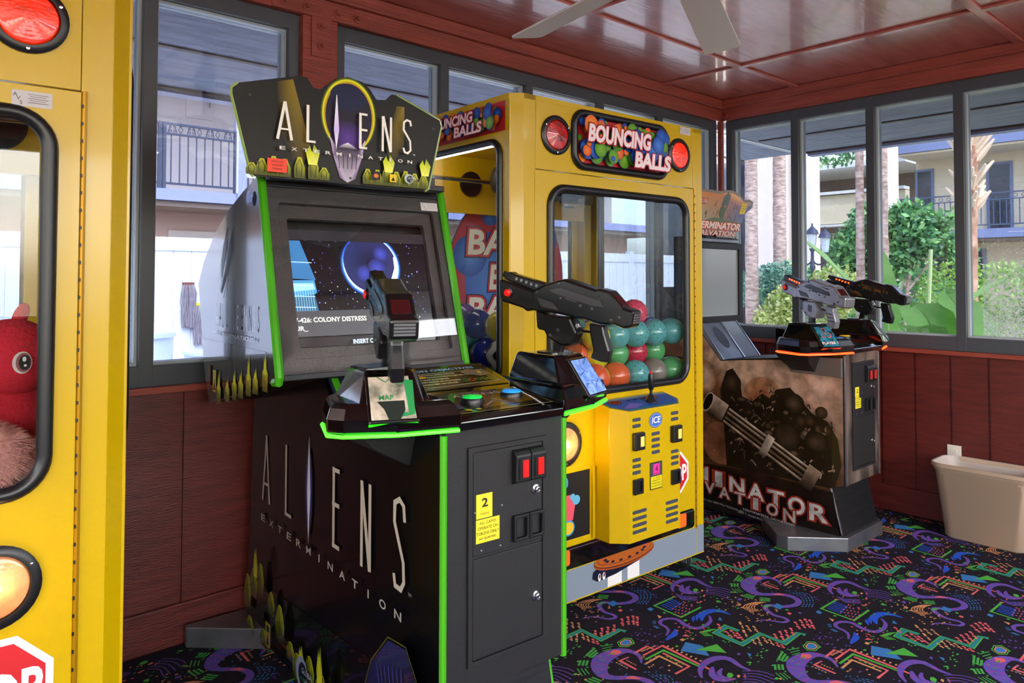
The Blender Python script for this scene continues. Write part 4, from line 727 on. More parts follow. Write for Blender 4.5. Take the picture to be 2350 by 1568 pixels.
p = plush('plush_bear', .85, .105, .862, 'fluffy dusty pink plush toy under the red horse in left crane machine'); m = MB(); blob(m, (0, 0, .085), .085, (1.35, .9, 1)); fur(m, (0, 0, .085), .085, (1.35, .9, 1), 2600, .018); m.build('body', 'plushpink', p); m = MB(); blob(m, (-.07, .0, .19), .05); fur(m, (-.07, 0, .19), .05, (1, 1, 1), 500, .014); m.build('head', 'plushpink', p)
p = plush('plush_rabbit', .68, .10, .862, 'blue and rose plush toy lying low behind left crane machine window'); m = MB(); blob(m, (.04, 0, .06), .075, (1.5, .8, .8), (0, 18, 0)); m.build('body', 'plushblue', p, smooth=True); m = MB(); blob(m, (-.05, -.045, .05), .045, (1.1, .6, 1)); m.build('foot', 'plushrose', p, smooth=True)
p = plush('plush_bear', .45, .3, .862, 'yellow plush toy at the back of left crane machine'); m = MB(); blob(m, (0, 0, .1), .1, (1, 1, 1)); m.build('body', 'plushyel', p, smooth=True); m = MB(); blob(m, (0, 0, .24), .06); m.build('head', 'plushyel', p, smooth=True)
p = plush('plush_bear', .78, .5, .862, 'rose coloured plush toy behind the red horse in left crane machine'); m = MB(); blob(m, (0, 0, .12), .12, (1.1, 1, 1)); m.build('body', 'plushrose', p, smooth=True); m = MB(); blob(m, (0, 0, .28), .07); m.build('head', 'plushrose', p, smooth=True)
# ================================================================== LIGHT GUN CABINETS
def gunpt(px, py, piv=(870, 1330), k=.46/2100):
    dx, dy = px-piv[0], py-piv[1]; return (-(.956*dx+.293*dy)*k*-1*-1, (.293*dx-.956*dy)*k)
def gun(parent, loc, az, tilt, bm_, style):
    """light gun on its mount: forward = +x in gun space"""
    g = empty('mounted_gun', loc); g.parent = parent; g.rotation_mode = 'XYZ'
    M = Matrix.Rotation(R(az), 4, 'Z') @ Matrix.Rotation(R(-tilt), 4, 'Y'); g.matrix_local = Matrix.Translation(loc) @ M
    f = lambda u, v, w: Vector((u, w, v)); T = lambda L: [gunpt(*q) for q in L]
    def ex(name, L, w, mt, bev=.004, par=g, w0=None):
        m = MB(); m.prism(T(L), -w if w0 is None else w0, w, f); return m.build(name, mt, par, bevel=bev)
    rc = bm_
    ex('receiver', [(560, 470), (760, 385), (960, 340), (1060, 330), (1500, 490), (1560, 480), (1690, 520), (1760, 600), (1870, 740), (2020, 790), (1975, 990), (1870, 1015), (1740, 960), (1540, 950), (1300, 870), (1200, 870), (1100, 830), (850, 780), (560, 740)], .033, rc, .007)
    ex('barrel_shroud', [(100, 190), (190, 185), (240, 215), (760, 385), (700, 440), (560, 470), (90, 280)], .019, 'gunblack', .004)
    ex('lower_barrel', [(20, 290), (60, 280), (560, 470), (900, 560), (880, 700), (520, 740), (440, 750), (380, 700), (70, 600), (30, 560)], .026, rc if style == 's' else 'gunblack', .007)
    m = MB()
    for c, r_ in (((75, 215), .0095), ((40, 340), .011), ((50, 480), .015)):
        a = gunpt(c[0]+60, c[1]+18); b = gunpt(c[0]-25, c[1]-8); m.cyl((a[0], 0, a[1]), (b[0], 0, b[1]), r_, seg=16)
    m.build('muzzle', 'gunblack', g, smooth=True)
    ex('magazine', [(570, 735), (760, 815), (740, 1030), (600, 1000), (575, 970)], .018, 'gunblack')
    ex('mount_block', [(720, 800), (1110, 845), (1200, 1050), (1100, 1220), (960, 1230), (760, 1120), (700, 1020)], .028, rc, .007)
    ex('grip', [(1350, 930), (1560, 965), (1570, 1060), (1630, 1300), (1585, 1455), (1480, 1440), (1340, 1390), (1390, 1290), (1350, 1060)], .016, rc if style == 's' else 'gunblack', .006)
    m = MB(); P = [gunpt(*q) for q in ((1160, 960), (1190, 1010), (1240, 1040), (1360, 1055))]; m.tube([(u, 0, v) for u, v in P], .004, 8); tg = m.build('trigger_guard', 'gunblack', g, smooth=True)
    ex('trigger', [(1110, 925), (1180, 930), (1200, 980), (1150, 1025)], .006, 'chrome', .002)
    m = MB(); p0 = gunpt(900, 1130); m.box(p0[0]-.014, p0[0]+.014, -.011, .011, -.03, p0[1]); m.build('mount_post', 'gunblack', g, bevel=.003)
    c = gunpt(170, 478)
    for s_ in (1, -1):
        m = MB(); m.lathe([(.0165, .024), (.0165, .030), (.012, .031)], lambda x, y, h: Vector((c[0]+x, s_*h, c[1]+y)), 20); m.build('button_ring', 'gunblack', g)
        m = MB(); m.lathe([(.0115, .03), (.011, .0345), (.006, .036), (.001, .0363)], lambda x, y, h: Vector((c[0]+x, s_*h, c[1]+y)), 20, cap=False); m.build('side_button', 'redbtn', g, smooth=True)
    for q in ((295, 290), (370, 315), (448, 345), (525, 375), (605, 400)):
        u, v = gunpt(*q); m = MB(); m.lathe([(.0048, -.0205), (.0048, .0205)], lambda x, y, h: Vector((u+x, h, v+y)), 12); m.build('barrel_light', 'ledred' if style != 'a' else 'steel', g)
    # raised side panels, screws, stock details
    for s_ in (1, -1):
        m = MB()
        for L in ([(820, 470), (1000, 440), (1560, 640), (1600, 730), (1440, 700), (900, 520)], [(640, 560), (880, 640), (960, 750), (700, 690)]):
            m.prism(T(L), .033*s_, .0355*s_, f)
        for L in ([(1070, 580), (1090, 580), (1245, 635), (1235, 655), (1065, 605)], [(1320, 500), (1340, 500), (1560, 575), (1550, 590)]): m.prism(T(L), .0355*s_, .037*s_, f)
        m.build('side_panel', 'gunblack' if style == 's' else 'gungrey' if style == 'a' else 'gundecal', g, bevel=.001)
        m = MB()
        for q in ((640, 490), (990, 590), (1275, 700), (1440, 745), (1815, 870), (975, 390), (1700, 900)): u, v = gunpt(*q); m.lathe([(.0045, .0325), (.0045, .0345), (.003, .0347)], lambda x, y, h: Vector((u+x, s_*h, v+y)), 10)
        for q in ((920, 1015), (980, 755), (800, 1080)): u, v = gunpt(*q); m.lathe([(.005, .0275), (.005, .0295), (.0035, .0298)], lambda x, y, h: Vector((u+x, s_*h, v+y)), 10)
        m.build('screws', 'gungrey' if style != 's' else 'gunblack', g)
    if style == 's':
        for s_ in (1, -1):
            m = MB(); 
            for L in ([(900, 900), (1010, 930), (990, 1080), (880, 1050)], [(200, 360), (560, 490), (545, 530), (190, 395)], [(1380, 1100), (1560, 1130), (1565, 1150), (1382, 1120)], [(1400, 1180), (1590, 1210), (1592, 1230), (1403, 1200)], [(1400, 1260), (1610, 1290), (1612, 1310), (1400, 1280)]): 
                m.prism(T(L), .0165*s_ if L[0][0] > 1300 else .0285*s_, .019*s_ if L[0][0] > 1300 else .0295*s_, f)
            m.build('panel_inlay', 'gunblack', g)
    a, b = gunpt(1735, 590), gunpt(1855, 735); n = Vector((b[1]-a[1], 0, -(b[0]-a[0]))).normalized(); n = n if n.z > 0 else -n
    m = MB(); q = []
    for w_ in (-.022, .022): q += [Vector((a[0], w_, a[1])), Vector((b[0], w_, b[1]))]
    m.add([v+n*.0005 for v in q]+[v+n*.003 for v in q], [(0, 1, 3, 2), (4, 5, 7, 6), (0, 1, 5, 4), (2, 3, 7, 6), (0, 2, 6, 4), (1, 3, 7, 5)]); m.build('rear_lens', 'reddark', g, bevel=.001)
    a, b = gunpt(2015, 815), gunpt(1980, 965); m = MB(); n = Vector((b[1]-a[1], 0, -(b[0]-a[0]))).normalized(); n = n if n.x < 0 else -n
    for i in range(4):
        t0, t1 = .1+.22*i, .24+.22*i; vs = []
        for w_ in (-.024, .024):
            for t in (t0, t1): vs.append(Vector((a[0]+(b[0]-a[0])*t, w_, a[1]+(b[1]-a[1])*t)))
        m.add([v+n*.0004 for v in vs]+[v+n*.0025 for v in vs], [(0, 1, 3, 2), (4, 5, 7, 6), (0, 1, 5, 4), (2, 3, 7, 6), (0, 2, 6, 4), (1, 3, 7, 5)])
    m.build('butt_vents', 'steel', g); return g
mat('gungrey', '#3e3c40', .25, coat=.4); mat('reddark', '#3e1014', .15, coat=.6); mat('gundecal', '#6a4410', .35, noise=('#1a0e06', 60, .42, .55))
def pod(p, side, led, plate, text=None):
    """player pod; side=-1 left, +1 right (mirrored about x=.2025)"""
    X = lambda x: x if side < 0 else .405-x
    base = [(-.165, .27), (-.20, .24), (-.252, .10), (-.228, .06), (-.12, .0), (.035, -.04), (.035, .29)]
    def ring(P, z, k=0, cx=-.1, cy=.17): return [Vector((X(cx+(x-cx)*(1-k)), cy+(y-cy)*(1-k), z)) for x, y in P]
    m = MB(); m.loft([ring(base, .985, .03), ring(base, .992), ring(base, 1.02, .0), ring(base, 1.045, .07), ring(base, 1.055, .14)]); 
    o = m.build('player_pod', 'blackgloss', p, bevel=.004)
    tr = lambda P, z: [Vector((X(x), y, z)) for x, y in P]
    m = MB(); m.loft([tr([(-.175, .245), (-.195, .052), (-.045, -.004), (-.005, .02), (-.005, .27)], 1.03), tr([(-.140, .22), (-.160, .09), (-.05, .052), (-.028, .07), (-.028, .25)], 1.118), tr([(-.136, .214), (-.154, .098), (-.054, .062), (-.034, .076), (-.034, .244)], 1.127)]); m.build('pod_block', 'blackgloss', o, bevel=.004)
    m = MB(); m.prism(rrect(-.145, -.055, .105, .195, .02), 1.126, 1.131, lambda u, v, w: Vector((X(u), v, w))); m.build('mount_plate', 'gunblack', o, bevel=.001)
    # screen plate on the sloping front
    c0, c1 = Vector((X(-.163), .086, 1.117)), Vector((X(-.058), .05, 1.117)); d0, d1 = Vector((X(-.188), .014, 1.014)), Vector((X(-.074), -.026, 1.014))
    nn = (c1-c0).cross(d0-c0).normalized(); nn = nn if nn.y < 0 else -nn
    m = MB(); q = [c0, c1, d1, d0]; m.add([v+nn*.003 for v in q]+[v-nn*.02 for v in q], [(0, 1, 2, 3), (4, 7, 6, 5), (0, 4, 5, 1), (1, 5, 6, 2), (2, 6, 7, 3), (3, 7, 4, 0)]); m.build('plate_frame', 'blackgloss', o, bevel=.004)
    m = MB(); q2 = [a*.88+(c0+c1+d1+d0)/4*.12 for a in q]; m.add([v+nn*.0045 for v in q2]+[v+nn*.0025 for v in q2], [(0, 1, 2, 3), (4, 7, 6, 5), (0, 4, 5, 1), (1, 5, 6, 2), (2, 6, 7, 3), (3, 7, 4, 0)]); pl_ = m.build('player_plate', plate, o, bevel=.002)
    u = (d1-d0).normalized()*(1 if side < 0 else -1); v = (c0-d0).normalized(); ce = (c0+c1+d0+d1)/4+nn*.005
    A = Art(ce, u, v, nn, eps=.0002)
    if text == 'PLAYER 1' or text == 'PLAYER 2':
        A.text(text, 0, -.038, .014, '#e8e4e4', width=.098, off=.02, out=((.05, '#802018'),))
        for k in range(3): a = R(90+120*k); A.stroke([(.012*math.cos(a+t)+.02*math.cos(a), .015+.012*math.sin(a+t)+.02*math.sin(a)) for t in [-2.2+.44*i for i in range(11)]], .005, '#c84838')
        A.ell(0, .015, .006, .006, '#c84838', 12)
    elif text == 'G':
        A.text('MAP', -.012, .0, .013, '#1c7a40', off=.02); A.stroke([(.02, .04), (.045, .04), (.045, -.045), (.02, -.045)], .014, '#1c8c48'); A.poly([(-.035, -.01), (.03, -.01), (.03, -.035), (.015, -.06), (-.01, -.06), (-.02, -.03)], '#101c14')
        A.stroke([(-.03, .055), (-.01, .04), (.0, .05)], .002, '#1c7a40')
    elif text == 'B':
        rn = random.Random(4)
        for k in range(16): x, y = rn.uniform(-.05, .05), rn.uniform(-.05, .05); A.stroke([(x, y), (x+rn.uniform(-.02, .02), y+rn.uniform(-.02, .02)), (x+rn.uniform(-.02, .02), y+rn.uniform(-.02, .02))], .002, '#3c5cb0')
    A.build('plate_print', 'artflat', pl_)
    # small side bumps and the token cup
    P = [(-.178, .262), (-.202, .236), (-.25, .10), (-.228, .062), (-.12, .004), (.03, -.036)]
    m = MB(); m.tube([Vector((X(x), y, .982)) for x, y in P], .0048, 8); m.build('light_strip', led, o, smooth=True)
    # underside bracket
    m = MB(); m.loft([[Vector((X(x), y, z)) for x, y in ((-.17, .10), (.0, .10), (.0, .28), (-.17, .28))] for z in (.978,)]+[[Vector((X(x), y, .93)) for x, y in ((-.12, .12), (-.001, .12), (-.001, .27), (-.12, .27))], [Vector((X(x), y, .87)) for x, y in ((-.01, .14), (-.001, .14), (-.001, .26), (-.01, .26))]]); m.build('bracket', 'blackmat', o)
    return o
def decal_stickers(A, x, z, two=True, s=1):
    A.rect(x, z-.005, x+.056*s, z+.062*s, '#e4d228'); A.text('2', x+.03*s, z+.038*s, .024*s, '#1c1a10', off=.03, sx=1.3); A.text('TOKENS', x+.029*s, z+.007*s, .006*s, '#1c1a10')
    A.rect(x-.001, z-.073*s, x+.081*s, z-.007, '#e4d228')
    for i, t_ in enumerate(('ALL GAMES', 'OPERATE ON', 'TOKENS ONLY')): A.text(t_, x+.04*s, z-(.018+.0145*i)*s, .0085*s, '#1c1a10')
    A.text('NO QUARTERS.', x+.04*s, z-.061*s, .0062*s, '#1c1a10')
def gun_cabinet(loc, rz, st):
    al = st == 'a'; p = empty('arcade_cabinet', loc, rz); WD = .405; DEP = 1.34 if al else 1.2
    edge = 'edgegreen' if al else 'chrome'; led = 'ledgreen' if al else 'ledred'; body = 'black' if al else 'black'
    # pedestal: side outline in (y,z)
    side = [(0, .32), (0, .975), (.39, .925), (.70, .89), (.88, 1.10), (DEP, 1.10), (DEP, .03), (0.02, .03), (.075, .30)] if not al else [(0, .32), (0, .975), (.35, .95), (.58, .93), (.72, 1.09), (DEP-.06, 1.09), (DEP, .25), (DEP, .03), (0.02, .03), (.075, .30)]
    m = MB(); m.prism(side, .001, WD-.001, YZ); m.build('pedestal', body, p, bevel=.001, seg=1)
    for s_, x in ((-1, 0), (1, WD)):
        m = MB(); m.prism(side, x-.004 if s_ < 0 else x-.012, x+.012 if s_ < 0 else x+.004, YZ); m.build('side_panel', 'artblack' if 'artblack' in MT else mat('artblack', '#0b0a0e' if al else '#0d0a0a', .3, coat=.3).name, p, bevel=.001, seg=1)
        m = MB(); P = [(DEP*.0+.0, .325), (0, .965)]; 
        xx = x-.004 if s_ < 0 else x+.004
        m.tube([Vector((x+(.006 if s_ < 0 else -.006), -.002, z)) for z in (.318, .33, .965)], .0095 if al else .005, 8); m.build('edge_moulding', edge, p, smooth=True); m = MB(); m.tube([Vector((x+(.002 if s_ < 0 else -.002), y, z)) for y, z in ((.074, .30), (.02, .075))], .009 if al else .005, 8)
        m.build('edge_moulding', edge, p, smooth=True)
    # front panel, kick plate, base plate
    m = MB(); m.box(.012, WD-.012, -.004, .0, .322, .972); fp = m.build('front_panel', 'blackmat' if al else 'artfront', p, bevel=.001)
    m = MB(); m.prism([(.066, .318), (.012, .072), (.022, .072), (.080, .318)], .006, WD-.006, YZ); m.build('kick_plate', 'steeldark', p)
    hexp = [(-.205, .255), (-.205, .195), (.0, -.012), (WD, -.012), (WD+.205, .195), (WD+.205, .255), (WD+.0, .46), (0, .46)]
    m = MB(); m.prism(hexp, .0, .07, XY); m.build('base_plate', 'brushed', p, bevel=.004)
    if al:
        hb = 0; _ = [(-.17, DEP-.26), (-.002, DEP-.26-.19+.0), (WD+.002, DEP-.45), (WD+.17, DEP-.26), (WD+.17, DEP-.15), (WD, DEP-.004), (0, DEP-.004), (-.17, DEP-.15)]
        rear_ = [(-.222, 1.352), (.0, 1.165), (WD, 1.165), (WD+.222, 1.352), (WD+.222, 1.378), (-.222, 1.378)]
        m = MB(); m.prism(rear_, .0, .075, XY); m.build('rear_base_plate', 'brushed', p, bevel=.004)
    # coin door
    m = MB(); holed(m, .075, .33, .385, .927, .088, .318, .398, .914, .004, -.012, -.003, XZ, n=2); m.box(.088, .318, -.006, -.004, .398, .914)
    cd = m.build('coin_door', 'blackmat', p, bevel=.002)
    m = MB(); m.box(.090, .316, -.0105, -.0065, .655, .912); m.build('upper_door', 'blackmat', cd, bevel=.002); m = MB(); m.box(.090, .316, -.0105, -.0065, .40, .648); m.build('lower_door', 'blackmat', cd, bevel=.002)
    for x0 in (.212, .264):
        m = MB(); m.prism([(-.0105, .815), (-.0105, .905), (-.022, .902), (-.032, .890), (-.030, .822)], x0, x0+.050, YZ); m.build('coin_slot', 'black', cd, bevel=.003)
        m = MB(); m.box(x0+.020, x0+.040, -.034, -.0305, .833, .878); m.build('reject_button', 'redwin', cd, bevel=.0015)
        m = MB(); m.box(x0+.008, x0+.0125, -.0325, -.031, .830, .882); m.build('slot', 'gunblack', cd)
        m = MB(); holed(m, x0, x0+.050, .668, .735, x0+.008, x0+.042, .676, .727, .003, -.024, -.0105, XZ, n=2); m.build('coin_return', 'black', cd, bevel=.0015)
    for z in (.79, .51):
        m = MB(); m.lathe([(.013, .0105), (.013, .014), (.0085, .0155), (.0085, .023), (.006, .024), (.006, .022), (.001, .022)], lambda x, y, h: Vector((.292+x, -h, z+y)), 16); m.build('lock', 'chrome', cd, smooth=True)
    A = Art((0, -.0112, 0), (1, 0, 0), (0, 0, 1), (0, -1, 0), eps=.0002); decal_stickers(A, .098, .752, s=.9 if al else .8)
    A.build('token_labels', 'artflat', cd)
    m = MB()
    for x, z in ((.115, .667), (.175, .667), (.095, .764), (.18, .768)): m.lathe([(.003, .0105), (.002, .0125), (.0005, .013)], lambda a, b, h: Vector((x+a, -h, z+b)), 8)
    m.build('rivets', 'steel', cd)
    # console
    cz = lambda y: 1.012+(y+.02)*.125
    m = MB(); m.prism([(-.035, .978), (-.035, 1.0), (-.02, 1.012), (.17, 1.034), (.19, 1.04), (.36, 1.085), (.38, 1.08), (.38, .978)], .025, WD-.025, YZ); con = m.build('control_panel', 'blackgloss', p, bevel=.003)
    A = Art((0, -.02, 1.0125), (1, 0, 0), (0, .19, .022), (0, -.115, .99), eps=.0003)
    A.rect(.04, .006, .365, .185, '#17140f'); A.stroke([(.05, .012), (.05, .175), (.355, .175), (.355, .012), (.05, .012)], .003, '#8a8468')
    if al:
        A.poly([(.14, .03), (.34, .05), (.34, .15), (.2, .16)], '#6a5014'); A.text('ALIENS', .2, .155, .02, '#d8d4cc', width=.16); A.stroke([(.16, .05), (.2, .08), (.24, .06), (.21, .1)], .006, '#b09a90'); A.ell(.09, .03, .01, .008, '#d88a18', 10); A.ell(.12, .03, .008, .006, '#c8b820', 10); A.poly([(.06, .1), (.09, .12), (.09, .05), (.07, .04)], '#2c3c78')
    else:
        A.poly([(.06, .02), (.2, .05), (.18, .16), (.06, .15)], '#28406a'); A.poly([(.2, .05), (.34, .03), (.34, .15), (.22, .14)], '#5a2018')
    A.build('panel_print', 'artdark', con)
    A = Art((0, .19, 1.0412), (1, 0, 0), (0, .17, .045), (0, -.256, .967), eps=.0003); A.rect(.04, .004, .365, .165, '#4c3c12' if al else '#3c3026')
    if al:
        A.rect(.045, .008, .36, .16, '#241c0a'); A.poly([(.06, .008), (.36, .008), (.36, .12), (.2, .1)], '#4a3a10')
        A.text('MISSION OBJECTIVES', .19, .142, .014, '#9cc8e8', width=.27, off=.02)
        A.stroke([(.07, .12), (.345, .12), (.345, .03), (.1, .02), (.07, .05), (.07, .12)], .002, '#b8c8b0')
        for i, t_ in enumerate(('USE RED BUTTON TO LAUNCH GRENADES', 'USE YELLOW BUTTON TO OPERATE FLAME THROWER', "DON'T SHOOT FELLOW MARINES", 'PROTECT FRIENDLIES AND AVOID DAMAGE,', 'CONSERVE AMMO AND GRENADES')): A.text(t_, .085, .108-.017*i, .0085, '#e8dca8', align='l', width=(.15, .19, .11, .14, .12)[i], off=.01)
        A.rect(.102, .1035, .118, .1125, '#e04830'); A.rect(.102, .0865, .128, .0955, '#e8b018')
        for i in range(5): A.ell(.235+.022*i, .045, .011, .009, '#3c8c3c' if i != 1 else '#e04830', 12); A.ell(.235+.022*i, .045, .008, .006, '#1a2014', 12)
        A.poly([(.25, .1), (.28, .118), (.33, .1), (.34, .07), (.3, .06), (.26, .08)], '#7a705a'); A.ell(.28, .1, .006, .004, '#e05030', 8); A.rect(.305, .08, .315, .095, '#e8b018')
    A.build('instruction_card', 'artdark', con)
    for x, y, mt in ((.145, .075, 'greenbtn'), (.285, .085, 'bluebtn')) if al else ((.16, .1, 'bluebtn'), (.30, .13, 'yellowbtn')):
        z = cz(y); g_ = lambda a, b, h: Vector((x+a, y+b-h*.11, z+h))
        m = MB(); m.lathe([(.032, -.004), (.032, .006), (.028, .012), (.025, .012)], g_, 28); b_ = m.build('start_button', 'gasket', con, smooth=True)
        m = MB(); m.lathe([(.0265, .010), (.0262, .015), (.023, .0175), (.001, .019)], g_, 28, cap=False); m.build('button_cap', mt, con, smooth=True)
    pod(p, -1, led, 'platemar' if al else 'plateteal', 'G' if al else 'PLAYER 1'); pod(p, 1, led, 'plateblue' if al else 'plateteal', 'B' if al else 'PLAYER 2')
    gun(p, (-.088, .115, 1.128), 67-rz if al else 69-rz, 14, 'gunblack' if al else 'gunsilver', 'a' if al else 's'); gun(p, (.493, .115, 1.128), 108-rz if al else 88-rz, 14, 'gunblack', 'a' if al else 'd')
    # speaker panel
    if al: q = [(.555, .965), (.685, 1.085)]
    else: q = [(.705, .892), (.875, 1.105)]
    d = (Vector((q[1][0], q[1][1]))-Vector((q[0][0], q[0][1]))).normalized(); n2 = (-d.y, d.x)
    m = MB(); P = [(q[0][0]-d.x*.02, q[0][1]-d.y*.02), q[1], (q[1][0]+n2[0]*-.02, q[1][1]-n2[1]*.02), (q[0][0]-n2[0]*.02, q[0][1]-n2[1]*.02)]
    P = [(a+n2[0]*.012, b+n2[1]*.012) for a, b in P]; m.prism(P, -.004, WD+.004, YZ); sp = m.build('speaker_panel', 'speakermesh' if al else 'brushed', p, bevel=.003)
    u3 = Vector((0, d.x, d.y)); n3 = Vector((0, n2[0], n2[1])); L3 = (Vector((q[1][0], q[1][1]))-Vector((q[0][0], q[0][1]))).length
    fq = lambda a, b, w: Vector((0, q[0][0], q[0][1]))+Vector((1, 0, 0))*a+u3*b+n3*(.0125+w)
    if al:
        for x in (-.006, WD-.016): m = MB(); m.prism([(x, -.035), (x+.022, -.035), (x+.022, L3), (x, L3)], 0, .008, fq); m.build('speaker_edge', 'edgegreen', sp, bevel=.003)
    else:
        m = MB(); m.prism(circ(28, .045, .13, L3*.5, .075), -.001, .001, fq); m.build('speaker_port', 'speakdark', sp)
        m = MB(); m.prism([(.235, -.015), (.385, -.015), (.385, L3-.01), (.235, L3-.01)], -.001, .0012, fq); m.build('grey_inset', 'greyband', sp)
        for x in (.222, .39, .0): m = MB(); m.prism([(x, -.02), (x+.009, -.02), (x+.009, L3), (x, L3)], 0, .004, fq); m.build('bright_edge', 'chrome', sp)
    # monitor cabinet
    if al:
        X0, X1 = -.193, .475; ps = [(.571, 1.05), (.60, 1.045), (1.215, .905), (1.275, 1.01), (1.365, 1.33), (1.30, 1.41), (1.19, 1.495), (1.05, 1.57), (.88, 1.629), (.76, 1.662), (.742, 1.662)]
        ps2 = [(.66, 1.062), (.70, 1.03)]+ps[2:-2]+[(.83, 1.645), (.81, 1.63)]
        m = MB(); m.prism(ps2, X0+.014, X1-.014, YZ); mo = m.build('monitor_cabinet', 'black', p)
        for x in (X0, X1-.016): m = MB(); m.prism(ps, x, x+.016, YZ); m.build('cabinet_side', 'artsheen', mo)
        for x in (X0+.006, X1-.010): m = MB(); m.tube([(x, y-.004, z) for y, z in ((.605, 1.045), (.575, 1.048), (.568, 1.06), (.735, 1.655), (.75, 1.668))], .0135, 8); m.build('edge_moulding', 'edgegreen', mo, smooth=True)
        d = Vector((.173, .595)).normalized(); u3 = Vector((0, d.x, d.y)); n3 = Vector((0, -d.y, d.x)); O3 = Vector((0, .571, 1.062)); Ls = .60
        fm = lambda a, b, w: O3+Vector((1, 0, 0))*a+u3*b+n3*w
        m = MB(); holed(m, X0+.02, X1-.02, .0, Ls, X0+.055, X1-.05, .05, Ls-.055, .012, -.012, .003, fm); m.build('screen_surround', 'bezel', mo, bevel=.001)
        m = MB(); holed(m, X0+.055, X1-.05, .05, Ls-.055, X0+.085, X1-.085, .085, Ls-.10, .01, -.035, -.015, fm); m.build('inner_bezel', 'bezel', mo, bevel=.001)
        m = MB(); m.box(X0+.016, X1-.016, .0, .001, 0, .001); 
        m = MB(); m.prism([(X0+.018, -.014), (X1-.018, -.014), (X1-.018, .004), (X0+.018, .004)], -.01, .012, fm); m.build('retainer', 'black', mo, bevel=.002)
        m = MB(); m.prism([(X0+.018, Ls-.006), (X1-.018, Ls-.006), (X1-.018, Ls+.012), (X0+.018, Ls+.012)], -.01, .012, fm); m.build('retainer', 'black', mo, bevel=.002)
        A = Art(fm(0, 0, -.030), (1, 0, 0), u3, n3, eps=.00025); a0, a1, b0, b1 = X0+.075, X1-.075, .10, .455
        A.rect(a0-.01, b0-.01, a1+.01, b1+.01, '#0a0a0e'); A.rect(-.19+.1, .1, .31+.03, .44, '#08080c')
        # planet, stars, ship, caption
        rn = random.Random(11)
        px, py, pr0 = .172, .352, .098
        for k in range(190):
            x, y = rn.uniform(-.06, .36), rn.uniform(.12, .445); r_ = rn.choice((.0011, .0013, .0018, .0026)); A.k = 2; A.poly(circ(6, r_, x, y), rn.choice(('#6a7cff', '#c8d0ff', '#4a58e0', '#ffffff')))
        A.k = 4
        for rr_, cc_ in ((1.16, '#0c1020'), (1.125, '#162a60'), (1.09, '#2850c0'), (1.06, '#4c88ff'), (1.03, '#b4dcff')): A.ell(px, py, pr0*rr_, pr0*rr_, cc_, 44); A.ell(px-.002, py+.004, pr0*.98, pr0*.98, '#20204a', 44)
        A.grad((px-.01, py+.01), pr0*.92, '#14142c', '#20264e', 40)
        for x, y, r_ in ((px+.04, py+.04, .03), (px-.03, py-.03, .03), (px+.02, py-.01, .035)): A.grad((x, y), r_, '#343c94', '#1c2148', 18)
        A.stroke([(px+.088, py+.03), (px+.092, py-.01), (px+.075, py-.055), (px+.03, py-.088)], [.006, .014, .02, .006], '#d8ecff')
        A.poly([(a0-.008, b1+.008), (.28, b1+.008), (.2, b1+.008), (a0-.008, b1+.008)], '#08080c')
        A.rect(a0-.01, .432, a1+.01, b1+.012, '#201f22')
        A.poly([(-.155, .43), (-.07, .43), (-.03, .30), (-.155, .31)], '#2c5c88'); A.poly([(-.155, .30), (-.035, .30), (-.03, .26), (-.15, .18)], '#3c78a0'); A.poly([(-.15, .29), (-.04, .29), (-.035, .27), (-.148, .26)], '#78b0d0'); A.poly([(-.15, .24), (-.04, .255), (-.03, .2), (-.145, .165)], '#28506c')
        for k in range(14): A.stroke([(-.15+.008*k, .29), (-.148+.008*k, .20)], .001, '#9cc8e0')
        for z in (.36, .285, .25, .215): A.stroke([(-.155, z), (-.04, z-.004)], .0022, '#a0cce4')
        A.rect(-.14, .12, .19, .20, '#3a3c40'); A.text('LV-426: COLONY DISTRESS', -.125, .172, .015, '#d8d8c8', align='l', width=.25, off=.02); A.text('SUR_', -.125, .146, .014, '#d8d8c8', align='l', width=.05, off=.02)
        A.text('INSERT COIN', .07, .098, .014, '#b8e0f4', align='l', width=.1, off=.02)
        A.build('display', 'screen', mo)
        m = MB(); m.prism([(X0+.022, .004), (X1-.022, .004), (X1-.022, Ls-.006), (X0+.022, Ls-.006)], .0035, .006, fm); m.build('screen_glass', 'screenglass', mo)
        A = Art(fm(0, 0, .0065), (1, 0, 0), u3, n3); A.rect(.378, .548, .447, .578, '#c9c6c8')
        for i, (c, dx, dz) in enumerate((('A', .386, .572), ('V', .391, .563), ('S', .396, .555))): A.text(c, dx, dz, .0075, '#15151c')
        for i in range(4): A.rect(.404, .571-i*.005, .442, .5718-i*.005, '#77757c')
        A.build('service_sticker', 'artflat', mo)
        m = MB(); m.box(X0+.03, X1-.03, .67, .80, 1.655, 1.676); m.build('top_cap', 'black', mo, bevel=.004)
        # printed side art
        A = Art((X0-.0006, 0, 0), (0, -1, 0), (0, 0, 1), (-1, 0, 0), eps=.0003)
        A.poly([(-.66, 1.06), (-.66, 1.13), (-1.31, 1.13), (-1.27, 1.01), (-1.215, .915)], '#0c0b08')
        rn = random.Random(21)
        for y, h in ((.66, .09), (.74, .05), (.80, .1), (.87, .06), (.93, .07), (1.0, .05), (1.09, .09)): 
            z0 = 1.055-(y-.6)*.22
            A.poly([(-y-.022, z0-.03), (-y+.022, z0-.03), (-y+.024, z0+h*.3), (-y, z0+h*.5), (-y-.024, z0+h*.3)], ['#3a3c08', '#3a3c08', '#a8ac18', '#d8dc28', '#a8ac18']); A.poly([(-y-.014, z0+.02), (-y+.014, z0+.02), (-y+.005, z0+h), (-y-.002, z0+h*.6), (-y-.008, z0+h*.8)], '#e4e020')
